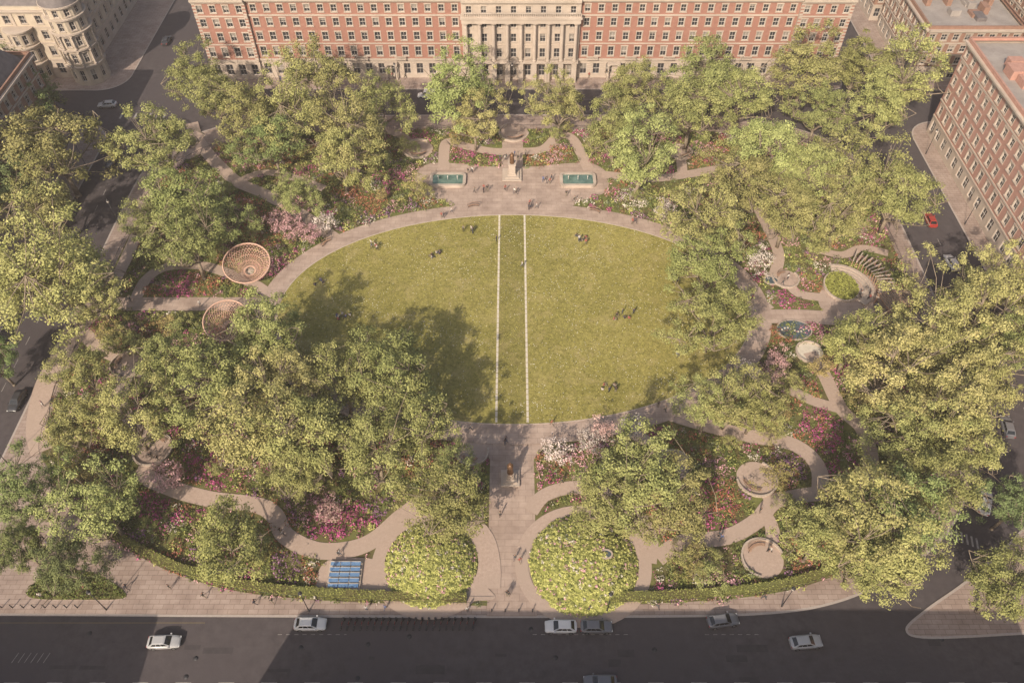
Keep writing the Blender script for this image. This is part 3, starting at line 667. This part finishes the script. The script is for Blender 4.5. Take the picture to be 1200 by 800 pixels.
# ---------------- pools, statues ----------------
for i,(u,v) in enumerate(((525,213),(677,213))):
    c=P(u,v); m=MB(); a,b_=3.4,1.7
    rimring(m,rr(c[0]-a-.4,c[0]+a+.4,c[1]-b_-.4,c[1]+b_+.4,.8,5),.7,GZ,TOPZ+.45,stone)
    m.face([(x_,y_,TOPZ+.3) for x_,y_ in rr(c[0]-a-.35,c[0]+a+.35,c[1]-b_-.35,c[1]+b_+.35,.8,5)],water)
    for q in(-2.2,0,2.2):
        m.lathe([(.05,0),(.07,.5),(.12,.9),(.03,1.1)],frame,(c[0]+q,c[1]),8,TOPZ+.3)
    m.obj('fountain_pool')
for u,v,a,b_ in((930,388,3.3,2.5),(903,330,1.4,1.1),(708,660,0.9,.7)):
    c=P(u,v); m=MB(); zt=TOPZ+.05 if u!=708 else GZ+3.2
    m.face([(x_,y_,zt) for x_,y_ in ell(c[0],c[1],a,b_,40)],pond); rimring(m,ell(c[0],c[1],a,b_,40),.22,GZ,zt+.08,rimst); 
    if u==930:
        for q in range(9): m.box(c[0]-2.5+q*.6,c[0]-2.2+q*.6,c[1]+.5*math.sin(q*.9)-.15,c[1]+.5*math.sin(q*.9)+.15,GZ,zt+.12,lawnstone)
    m.obj('pond')
# ---------------- people ----------------
skin=mat('skin',(0.42,0.24,0.17)); hairm=mat('hair',(0.04,0.025,0.018))
def cloth(name,cols):
    m=bpy.data.materials.new(name); m.use_nodes=True; n=m.node_tree.nodes; l=m.node_tree.links
    b=n['Principled BSDF']; b.inputs['Roughness'].default_value=.9; oi=n.new('ShaderNodeObjectInfo'); r=n.new('ShaderNodeValToRGB'); r.color_ramp.interpolation='CONSTANT'
    e=r.color_ramp.elements; e[0].color=(*cols[0],1); e[0].position=0; e[1].position=1/len(cols); e[1].color=(*cols[1],1)
    for i,c in enumerate(cols[2:],2): q=e.new(i/len(cols)); q.color=(*c,1)
    l.new(oi.outputs['Random'],r.inputs['Fac']); l.new(r.outputs['Color'],b.inputs['Base Color']); return m
shirt=cloth('shirt_cloth',[(.05,.05,.07),(.5,.48,.45),(.10,.13,.25),(.03,.03,.03),(.35,.10,.08),(.25,.22,.18),(.6,.55,.5),(.08,.09,.09)])
trous=cloth('trouser_cloth',[(.03,.03,.04),(.06,.08,.14),(.20,.17,.12),(.03,.03,.03),(.08,.08,.10)]); shoe=mat('shoe_leather',(.03,.025,.02))
def person_mesh(pose):
    if pose=='stand':
        L=dict(kneeL=(.10,.02,.50),ankL=(.11,0,.09),toeL=(.12,.17,.04),kneeR=(-.10,.03,.50),ankR=(-.12,.02,.09),toeR=(-.14,.19,.04),elL=(.27,-.03,1.13),wrL=(.27,.06,.88),elR=(-.27,-.02,1.13),wrR=(-.22,.16,.95)); dz=0;lean=0
    elif pose=='walk':
        L=dict(kneeL=(.10,.24,.52),ankL=(.10,.32,.10),toeL=(.10,.48,.09),kneeR=(-.10,-.06,.50),ankR=(-.10,-.34,.17),toeR=(-.10,-.22,.06),elL=(.26,-.16,1.14),wrL=(.25,-.18,.90),elR=(-.26,.08,1.12),wrR=(-.24,.26,.96)); dz=-.03;lean=.03
    else:
        L=dict(kneeL=(.16,.42,.42),ankL=(.14,.62,.08),toeL=(.15,.78,.10),kneeR=(-.18,.40,.44),ankR=(-.16,.55,.08),toeR=(-.17,.72,.08),elL=(.27,-.14,.48),wrL=(.25,-.22,.26),elR=(-.27,.02,.46),wrR=(-.18,.24,.42)); dz=-.80;lean=-.05
    Z=lambda v:v+dz
    vs=[((0,0,Z(.95)),(.15,.11)),((0,lean*.5,Z(1.15)),(.135,.10)),((0,lean,Z(1.36)),(.16,.10)),((0,lean,Z(1.48)),(.06,.06)),((0,lean+.01,Z(1.58)),(.075,.085)),((0,lean+.01,Z(1.68)),(.075,.09)),
        ((.10,0,Z(.88)),(.09,.09)),(L['kneeL'],(.06,.06)),(L['ankL'],(.042,.042)),(L['toeL'],(.04,.03)),
        ((-.10,0,Z(.88)),(.09,.09)),(L['kneeR'],(.06,.06)),(L['ankR'],(.042,.042)),(L['toeR'],(.04,.03)),
        ((.19,lean,Z(1.40)),(.06,.06)),(L['elL'],(.042,.042)),(L['wrL'],(.028,.028)),((-.19,lean,Z(1.40)),(.06,.06)),(L['elR'],(.042,.042)),(L['wrR'],(.028,.028))]
    ed=[(0,1),(1,2),(2,3),(3,4),(4,5),(0,6),(6,7),(7,8),(8,9),(0,10),(10,11),(11,12),(12,13),(2,14),(14,15),(15,16),(2,17),(17,18),(18,19)]
    me=bpy.data.meshes.new('sk'); me.from_pydata([v[0] for v in vs],ed,[]); o=bpy.data.objects.new('sk',me); COL.objects.link(o)
    md=o.modifiers.new('s','SKIN')
    for i,v in enumerate(vs): me.skin_vertices[0].data[i].radius=v[1]; me.skin_vertices[0].data[i].use_root=(i==0)
    sb=o.modifiers.new('u','SUBSURF'); sb.levels=1; sb.render_levels=1
    dg=bpy.context.evaluated_depsgraph_get(); em_=bpy.data.meshes.new_from_object(o.evaluated_get(dg))
    mb=MB(); mb.v=[tuple(v.co) for v in em_.vertices]; wz=Vector(L['wrL']); wr=Vector(L['wrR'])
    for p in em_.polygons:
        c=p.center
        if c.z>Z(1.60) and c.y<.05 or c.z>Z(1.70): m=hairm
        elif c.z>Z(1.46): m=skin
        elif (c-wz).length<.07 or (c-wr).length<.07: m=skin
        elif (c-Vector(L['toeL'])).length<.13 or (c-Vector(L['toeR'])).length<.13: m=shoe
        elif abs(c.x)>.19 or c.z>Z(.98): m=shirt
        else: m=trous
        if pose=='sit' and c.y>.12 and m is shirt and abs(c.x)<.24: m=trous
        mb.f.append(tuple(p.vertices)); mb.m.append(mb.mi(m)); mb.smooth.append(True)
    bpy.data.objects.remove(o)
    for w,e in((L['wrL'],L['elL']),(L['wrR'],L['elR'])):
        w=Vector(w); d=(w-Vector(e)).normalized(); s=d.orthogonal().normalized(); pc=w+d*.09
        mb.tube(w,pc,.024,.034,skin,6)
        for k,l in enumerate((.065,.078,.072,.055)):
            b0=pc+s*(k-1.5)*.017; m1=b0+d*l*.55; mb.tube(b0,m1,.009,.008,skin,5); mb.tube(m1,m1+(d+Vector((0,.5,0))).normalized()*l*.45,.008,.006,skin,5)
        tb_=w+d*.03+s*.03; mb.tube(tb_,tb_+(d+s*.8).normalized()*.05,.011,.008,skin,5)
    hy=lean+.105
    mb.tube((0,hy,Z(1.62)),(0,hy+.025,Z(1.59)),.008,.014,skin,5)
    for sx in(-1,1):
        mb.tube((sx*.03,hy-.015,Z(1.635)),(sx*.03,hy-.004,Z(1.635)),.011,.008,hairm,6); mb.tube((sx*.078,lean,Z(1.62)),(sx*.092,lean,Z(1.625)),.022,.016,skin,6)
    mb.tube((-.022,hy-.012,Z(1.56)),(.022,hy-.012,Z(1.56)),.006,.006,steelred,4)
    return mb.mesh('person_'+pose)
PM={k:person_mesh(k) for k in('stand','walk','sit')}
def person(u,v,k=None,z=None):
    k=k or random.choice(['stand','walk','walk']); x,y=P(u,v)
    inlawn=((x-LC[0])/LA)**2+((y-LC[1])/LB)**2<1
    put('person',PM[k],(x,y,(LZ if inlawn else TOPZ-.01) if z is None else z),random.random()*6.28,random.uniform(.95,1.06)*1.04)
for u,v,n,k in [(440,291,5,None),(508,301,5,'sit'),(548,273,4,None),(680,282,5,'sit'),(685,286,3,'stand'),(585,284,1,'stand'),(617,312,1,'walk'),(378,334,3,'sit'),(402,373,4,'sit'),(398,377,2,'stand'),(728,373,4,'sit'),(733,371,2,'stand'),(795,330,2,None),(797,414,5,'sit'),(714,456,4,'sit'),(716,458,2,'stand'),(790,357,3,'sit'),(425,262,3,None),(525,253,3,None),(628,245,4,None),(565,225,4,None),(640,215,4,None),(612,188,4,None),(588,192,3,None),(665,235,2,None),(548,208,2,None),(600,228,3,None),(500,238,1,None),(736,262,2,None),(322,318,2,None),(880,350,3,None),(1010,350,5,None),(1028,365,3,None),(985,385,2,None),(598,520,2,None),(590,610,1,None),(608,660,2,None),(600,700,2,None),(560,507,1,None),(770,480,2,None),(150,357,2,None),(240,358,1,None),(180,540,2,None),(335,625,2,None),(400,648,2,None),(520,580,1,None),(650,570,2,None),(885,600,1,None),(895,650,2,None),(850,630,2,None),(918,332,2,None),(90,388,2,None),(45,480,2,None),(450,254,1,None),(640,497,1,None)]:
    for i in range(n): person(u+random.uniform(-9,9),v+random.uniform(-4,4),k)
for u,v in [(300,708),(320,706),(452,714),(548,716),(690,716),(770,712),(895,702),(240,700),(150,690),(100,690),(60,640),(110,640),(430,715),(50,700),(200,690)]: person(u,v,None,KZ)
for u,v in [(460,92),(475,92),(330,96),(690,92),(740,93),(820,93),(880,95),(610,92)]: person(u,v,None,KZ)
def statue(u,v,ph,s):
    c=P(u,v); m=MB(); 
    m.box(-2.2*s,2.2*s,-2.2*s,2.2*s,0,.3,stone); m.box(-1.6*s,1.6*s,-1.6*s,1.6*s,.3,.6,stone); m.box(-.95*s,.95*s,-.95*s,.95*s,.6,.95,stone)
    m.box(-.75*s,.75*s,-.75*s,.75*s,.95,ph-.2,stone); m.box(-.9*s,.9*s,-.9*s,.9*s,ph-.2,ph,stone)
    o=m.obj('statue',(c[0],c[1],TOPZ-.02)); me=PM['stand'].copy(); 
    for i in range(len(me.materials)): me.materials[i]=bronze
    f=put('bronze_figure',me,(0,0,ph),math.pi,1.7,parent=o)
    ck=MB(); ck.lathe([(.55,.2),(.5,.9),(.42,1.6),(.46,2.2),(.30,2.5),(.14,2.62)],bronze,n=12); put('cloak',ck.mesh('cloak'),(0,-.12,ph-.19),parent=o)
statue(600,207,3.6,1.0); statue(598,562,2.2,.7)
# ---------------- woven basket pavilions ----------------
def basket(u,v,Rm,tilt,az):
    c=P(u,v,2.2); m=MB(); H=3.2; K=9
    def pt(t,h):
        r=.9+(Rm-.9)*(h**.75); return Vector((r*math.cos(t),r*math.sin(t),H*h**1.3))
    n=40
    for k in range(n):
        for sgn in(1,-1):
            prev=None
            for j in range(K+1):
                h=j/K; p=pt(2*math.pi*k/n+sgn*h*.9,h)
                if prev is not None: m.tube(prev,p,.04,.04,steelred,4,False)
                prev=p
    for h,r in((0.02,.09),(.25,.05),(.5,.05),(.75,.05),(1,.15),(.97,.06)):
        for k in range(48): m.tube(pt(2*math.pi*k/48,h),pt(2*math.pi*(k+1)/48,h),r,r,steelred,5,False)
    o=put('woven_pavilion',m.mesh('woven_pavilion'),(c[0],c[1],.9),rot=(tilt*math.cos(az),tilt*math.sin(az),0))
    s=MB()
    for k in range(6):
        a=k*math.pi/3; s.tube((1.3*math.cos(a),1.3*math.sin(a),-.9),(.85*math.cos(a),.85*math.sin(a),.15),.09,.07,timber,6)
    s.lathe([(1.8,-.85),(1.8,-.55),(0.02,-.55)],stone,n=24)
    put('base',s.mesh('pavilion_base'),(0,0,0),parent=o)
basket(291,312,4.6,.28,.3); basket(268,378,4.2,.30,.2)
fp=MB(); c=P(985,338)
for k in range(17):
    a=math.radians(-40+k*6.2); r0,r1=6.6,10.0
    fp.box(r0,r1,-.11,.11,2.0,2.2,rimst,Matrix.Rotation(a,4,'Z'))
    for r in(6.9,9.7): fp.box(r-.08,r+.08,-.08,.08,0,2.0,timber,Matrix.Rotation(a,4,'Z'))
fp.obj('fan_pergola',(c[0],c[1],GZ))
sb2=MB()
for j,r in enumerate((4.7,5.3,5.9)):
    pl=[(c[0]+r*math.cos(math.radians(-60+k*5)),c[1]+r*math.sin(math.radians(-60+k*5))) for k in range(33)]
    rimring(sb2,pl,.6,GZ,TOPZ+.15+.17*j,rimst,False)
sb2.obj('curved_steps')
rb=MB(); rimring(rb,ell(c[0],c[1],3.4,4.0,32),.3,GZ,TOPZ+.45,rimst); rb.obj('raised_planter')
cx,cy=c
n=3500; a=rng.uniform(0,6.283,n); q=np.sqrt(rng.random(n)); C=np.column_stack([cx+3.2*q*np.cos(a),cy+3.8*q*np.sin(a),GZ+.35+rng.random(n)*.7])
put('planter_plants',leafmesh('planter_plants',C,rng.normal(size=(n,3))+[0,0,1],rng.uniform(.12,.24,n),np.array((.32,.33,.09))*rng.uniform(.6,1.3,n)[:,None],None,[plantM]))
pv=MB(); pv.box(-3.2,3.2,-2.2,2.2,2.6,2.85,timber); 
for q in range(12): pv.box(-3.1+q*.54,-2.9+q*.54,-2.1,2.1,2.853,2.98,bark)
for sx in(-3,3):
    for sy in(-2,2): pv.box(sx-.1,sx+.1,sy-.1,sy+.1,0,2.6,timber)
p=P(1052,352,2.6); pv.obj('timber_shelter',(p[0],p[1],GZ),.2)
sp=MB()
for k in range(6):
    for j in range(3):
        T4=Matrix.Translation((j*1.55,k*.85,.35+k*.06)); sp.box(0,1.45,0,.55,0,.08,solar,T4); sp.box(0,1.45,.56,.64,-.02,.10,frame,T4)
sp.box(-.3,4.8,-.3,5.2,0,.25,stone)
p=P(384,697); sp.obj('glazed_rooflight',(p[0],p[1],TOPZ))
def bench(cx,cy,r,a0,a1):
    m=MB(); n=14
    for k in range(n):
        t0=a0+(a1-a0)*k/n; t1=a0+(a1-a0)*(k+.92)/n
        for q in range(3):
            ra=r+q*.17; rb_=ra+.13
            m.face([(cx+ra*math.cos(t0),cy+ra*math.sin(t0),TOPZ+.45),(cx+rb_*math.cos(t0),cy+rb_*math.sin(t0),TOPZ+.45),(cx+rb_*math.cos(t1),cy+rb_*math.sin(t1),TOPZ+.45),(cx+ra*math.cos(t1),cy+ra*math.sin(t1),TOPZ+.45)],timber)
        tm=(t0+t1)/2; m.tube((cx+(r+.3)*math.cos(tm),cy+(r+.3)*math.sin(tm),GZ),(cx+(r+.3)*math.cos(tm),cy+(r+.3)*math.sin(tm),TOPZ+.44),.05,.05,metal_dk,5)
        m.tube((cx+(r+.62)*math.cos(t0),cy+(r+.62)*math.sin(t0),TOPZ+.8),(cx+(r+.62)*math.cos(t1),cy+(r+.62)*math.sin(t1),TOPZ+.8),.05,.05,timber,5)
        m.tube((cx+(r+.55)*math.cos(tm),cy+(r+.55)*math.sin(tm),TOPZ+.45),(cx+(r+.62)*math.cos(tm),cy+(r+.62)*math.sin(tm),TOPZ+.8),.03,.03,metal_dk,4)
    m.obj('park_bench')
for (cx,cy,r) in CIRC[:10]: 
    a=random.random()*6; bench(cx,cy,r-1.3,a,a+1.5)
for a in(1.2,1.75,2.5,3.8,0.55,-.6): 
    px_=LC[0]+(LA+3.6)*math.cos(a); py_=LC[1]+(LB+3.6)*math.sin(a); bench(px_-2*math.cos(a),py_-2*math.sin(a),1.6,a-.7,a+.7)
# ---------------- vehicles ----------------
tyre=mat('tyre_rubber',(.02,.02,.02)); hub=mat('alloy_wheel',(.4,.4,.4),rough=.35,metal=.8); lampm=mat('headlamp',(.7,.7,.68),rough=.15); tail=mat('tail_lamp',(.35,.02,.02),rough=.3); cglass=mat('car_glass',(.015,.018,.02),rough=.05,spec=.8)
def car_mesh(name,colr,van=False):
    pnt=mat(name+'_paint',colr,rough=.28,spec=.5,coat=.6); m=MB()
    st=[(-2.22,.66,.38,.82),(-2.12,.80,.27,.98),(-1.7,.88,.2,1.02),(-.8,.91,.2,.99),(.3,.91,.2,.97),(1.0,.90,.2,.95),(1.55,.87,.22,.86),(2.0,.80,.25,.74),(2.2,.64,.34,.62)]
    rings=[]
    for x_,w,zb,z_ in st:
        w2=w*.86; rings.append([(x_,-w*.9,zb),(x_,-w,zb+.18),(x_,-w,(zb+z_)/2+.08),(x_,-w*.96,z_-.07),(x_,-w2,z_),(x_,-w2*.5,z_+.025),(x_,w2*.5,z_+.025),(x_,w2,z_),(x_,w*.96,z_-.07),(x_,w,(zb+z_)/2+.08),(x_,w,zb+.18),(x_,w*.9,zb)])
    base=len(m.v); k=m.mi(pnt); NR=12
    for r_ in rings: m.v.extend(r_)
    for i in range(len(rings)-1):
        for j in range(NR):
            j2=(j+1)%NR; m.f.append((base+i*NR+j,base+i*NR+j2,base+(i+1)*NR+j2,base+(i+1)*NR+j)); m.m.append(k); m.smooth.append(True)
    for i in(0,len(rings)-1): m.f.append(tuple(base+i*NR+j for j in range(NR))); m.m.append(k); m.smooth.append(False)
    if van: B=(-2.1,1.15,.80); Tq=(-2.05,.55,.74); zr=2.0
    else: B=(-1.95,1.05,.76); Tq=(-1.35,.30,.60); zr=1.46
    zb=.95
    def lerp(a,b,t): return tuple(a[i]+(b[i]-a[i])*t for i in range(3))
    b8=[(B[0],-B[2],zb),(B[1],-B[2],zb),(B[1],B[2],zb),(B[0],B[2],zb)]; t8=[(Tq[0],-Tq[2],zr-.05),(Tq[1],-Tq[2],zr-.05),(Tq[1],Tq[2],zr-.05),(Tq[0],Tq[2],zr-.05)]
    for i in range(4):
        j=(i+1)%4; m.face([b8[i],b8[j],t8[j],t8[i]],pnt)
    rt=[(Tq[0]+.18,-Tq[2]+.12,zr),(Tq[1]-.18,-Tq[2]+.12,zr),(Tq[1]-.18,Tq[2]-.12,zr),(Tq[0]+.18,Tq[2]-.12,zr)]
    for i in range(4):
        j=(i+1)%4; m.face([t8[i],t8[j],rt[j],rt[i]],pnt)
    m.face(rt,pnt)
    def pane(A,Bq,Cq,Dq,u0,u1,v0,v1,off):
        o=Vector(off)*.012
        f=lambda u,v: tuple(Vector(lerp(lerp(A,Bq,u),lerp(Dq,Cq,u),v))+o)
        m.face([f(u0,v0),f(u1,v0),f(u1,v1),f(u0,v1)],cglass)
    pane(b8[1],b8[2],t8[2],t8[1],.06,.94,.08,.95,(1,0,.8))
    if not van: pane(b8[3],b8[0],t8[0],t8[3],.08,.92,.12,.92,(-1,0,.8))
    for a,b_,s in((0,1,-1),(3,2,1)):
        if van: pane(b8[a],b8[b_],t8[b_],t8[a],.72,.95,.2,.85,(0,s,.2))
        else:
            pane(b8[a],b8[b_],t8[b_],t8[a],.10,.34,.14,.9,(0,s,.3)); pane(b8[a],b8[b_],t8[b_],t8[a],.37,.62,.12,.9,(0,s,.3)); pane(b8[a],b8[b_],t8[b_],t8[a],.65,.93,.12,.9,(0,s,.3))
    for sx in(-1.38,1.38):
        for s in(-1,1):
            m.tube((sx,s*.70,.33),(sx,s*.925,.33),.335,.335,tyre,18); m.tube((sx,s*.925,.33),(sx,s*.935,.33),.2,.2,hub,12)
    for s in(-1,1):
        m.box(2.02,2.17,s*.62-.13,s*.62+.13,.55,.68,lampm); m.box(-2.235,-2.12,s*.62-.13,s*.62+.13,.7,.86,tail)
        m.box(.75,.95,s*.96-.09,s*.96+.09,.95,1.08,pnt)
    m.box(2.19,2.225,-.3,.3,.36,.5,tyre)
    return m.mesh(name)
CM={k:car_mesh('car_'+k,c) for k,c in dict(white=(.68,.67,.65),grey=(.16,.16,.17),silver=(.42,.42,.42),dark=(.05,.05,.055),red=(.35,.04,.03)).items()}
VM=car_mesh('van_white',(.7,.69,.67),True)
def car(u,v,k,ang,name='parked_car',z=0):
    x,y=P(u,v,.5); put(name,CM[k] if k!='van' else VM,(x,y,z),math.radians(ang),1.05)
car(364,731,'white',0);car(193,752,'silver',2,'car');car(657,734,'white',180);car(699,734,'grey',0);car(847,727,'grey',8);car(944,752,'silver',5,'car');car(703,799,'grey',180,'car')
car(1154,589,'white',62);car(1115,308,'white',95);car(1090,258,'red',88,'car');car(126,123,'silver',185,'car');car(500,112,'van',180,'delivery_van');car(640,122,'dark',0,'car');car(250,108,'grey',0,'car')
car(1068,205,'dark',92);car(20,470,'dark',268);car(880,108,'silver',180,'car');car(195,48,'dark',92); car(1180,500,'grey',80); car(130,190,'dark',270,'car')
bm=MB()
for wx in(-.52,.52):
    for k in range(14):
        a=2*math.pi*k/14;b_=2*math.pi*(k+1)/14; bm.tube((wx+.33*math.cos(a),0,.35+.33*math.sin(a)),(wx+.33*math.cos(b_),0,.35+.33*math.sin(b_)),.03,.03,tyre,5,False)
    for k in range(5): a=math.pi*k/5; bm.tube((wx+.32*math.cos(a),0,.35+.32*math.sin(a)),(wx-.32*math.cos(a),0,.35-.32*math.sin(a)),.006,.006,hub,3,False)
redp=mat('bicycle_paint',(.25,.03,.03),rough=.4)
for a,b_ in(((-.52,0,.35),(-.1,0,.35)),((-.1,0,.35),(-.2,0,.85)),((-.1,0,.35),(.38,0,.75)),((-.2,0,.78),(.38,0,.78)),((.38,0,.85),(.52,0,.35)),((-.52,0,.35),(-.2,0,.78)),((.38,0,.75),(.34,0,1.0))): bm.tube(a,b_,.035,.035,redp,6)
bm.tube((.34,-.28,1.02),(.34,.28,1.02),.03,.03,metal_dk,5); bm.box(-.34,-.08,-.08,.08,.86,.92,metal_dk); bm.box(-.75,-.25,-.12,.12,.66,.70,metal_dk)
bm.box(.75,.95,-.14,.14,0,.85,metal_dk)
bme=bm.mesh('bicycle')
for i in range(21):
    x,y=P(401+i*7.7,733); put('docked_bicycle',bme,(x,42.6,0),math.radians(78))
lp=MB(); lp.tube((0,0,0),(0,0,.9),.13,.10,metal_dk,8); lp.tube((0,0,.9),(0,0,6),.07,.05,metal_dk,8); lp.lathe([(.05,6),(.22,6.15),(.28,6.6),(.18,6.8),(.05,7.0)],frame,n=10); lp.lathe([(.32,6.6),(.1,6.95),(.02,7.2)],metal_dk,n=10)
lme=lp.mesh('street_lamp')
for x_,y_ in [(-60,44.9),(-30,44.7),(14,44.6),(40,45.4),(-85,70),(-85.4,100),(-85.4,130),(83.4,110),(83.4,140),(98.4,100),(98.4,130),(98.4,155),(-60,183.3),(-30,183.3),(0,183.3),(30,183.3),(60,183.3),(-99.4,90),(-99.4,120),(-99.4,150),(-40,170),(40,170)]: put('street_lamp',lme,(x_,y_,KZ))
bo=MB(); bo.tube((0,0,0),(0,0,.9),.09,.07,metal_dk,8); bo.lathe([(.07,.9),(.10,.95),(.09,1.02),(.02,1.08)],metal_dk,n=8); bme2=bo.mesh('bollard')
for i in range(4): put('bollard',bme2,(-3+i*2,44.6,KZ))
for i in range(12): put('bollard',bme2,(-82+i*1.6,45.2,KZ))
sb=MB(); pl=spline([P(35,700),P(45,680),P(80,668),P(120,676),P(148,700),P(90,703)],6,True); sb.slab(pl,KZ-.05,KZ+.1,soil,kerb); sb.obj('tree_pit_bed')
n=9000; ax=rng.uniform(-80,-55,n); ay=rng.uniform(44,55,n); k=inpoly(ax,ay,pl); ax=ax[k];ay=ay[k]; n=len(ax)
put('tree_pit_plants',leafmesh('tree_pit_plants',np.column_stack([ax,ay,KZ+.15+rng.random(n)*.6]),rng.normal(size=(n,3))+[0,0,1],rng.uniform(.12,.22,n),np.array((.16,.19,.06))*rng.uniform(.5,1.3,n)[:,None],None,[plantM]))
# ---------------- light ----------------
EL=35; AZ=24
d=Vector((math.sin(math.radians(AZ))*math.cos(math.radians(EL)),math.cos(math.radians(AZ))*math.cos(math.radians(EL)),-math.sin(math.radians(EL))))
sl=bpy.data.lights.new('sun','SUN'); sl.energy=5.0; sl.angle=math.radians(.5); sl.color=(1,.85,.68)
so=bpy.data.objects.new('sun',sl); so.rotation_euler=d.to_track_quat('-Z','Y').to_euler(); so.location=(0,0,200); COL.objects.link(so)
w=bpy.data.worlds.new('World'); S.world=w; w.use_nodes=True; nt=w.node_tree
sk=nt.nodes.new('ShaderNodeTexSky'); sk.sky_type='NISHITA'; sk.sun_disc=False; sk.sun_elevation=math.radians(EL); sk.sun_rotation=math.radians(180+AZ); sk.dust_density=5; sk.air_density=1.0; sk.ozone_density=1
nt.links.new(sk.outputs[0],nt.nodes['Background'].inputs[0]); nt.nodes['Background'].inputs[1].default_value=0.13
# thin summer haze filling the air over the square
hm=bpy.data.materials.new('summer_haze'); hm.use_nodes=True; n=hm.node_tree.nodes; n.remove(n['Principled BSDF'])
vs=n.new('ShaderNodeVolumeScatter'); vs.inputs['Color'].default_value=(1,.90,.82,1); vs.inputs['Density'].default_value=.00028; vs.inputs['Anisotropy'].default_value=0
hm.node_tree.links.new(vs.outputs[0],n['Material Output'].inputs['Volume'])
h=MB(); h.box(-400,400,-200,500,-1,125,hm); h.obj('haze')
# ---------------- camera ----------------
cd=bpy.data.cameras.new('camera'); cd.sensor_width=36; cd.lens=F/1200*36; cd.clip_end=6000; cd.clip_start=.5
co=bpy.data.objects.new('camera',cd); co.location=(0,0,CH); co.rotation_euler=(math.pi/2-TH,0,0); COL.objects.link(co); S.camera=co
S.view_settings.view_transform='Standard'; S.view_settings.look='None'; S.view_settings.exposure=0
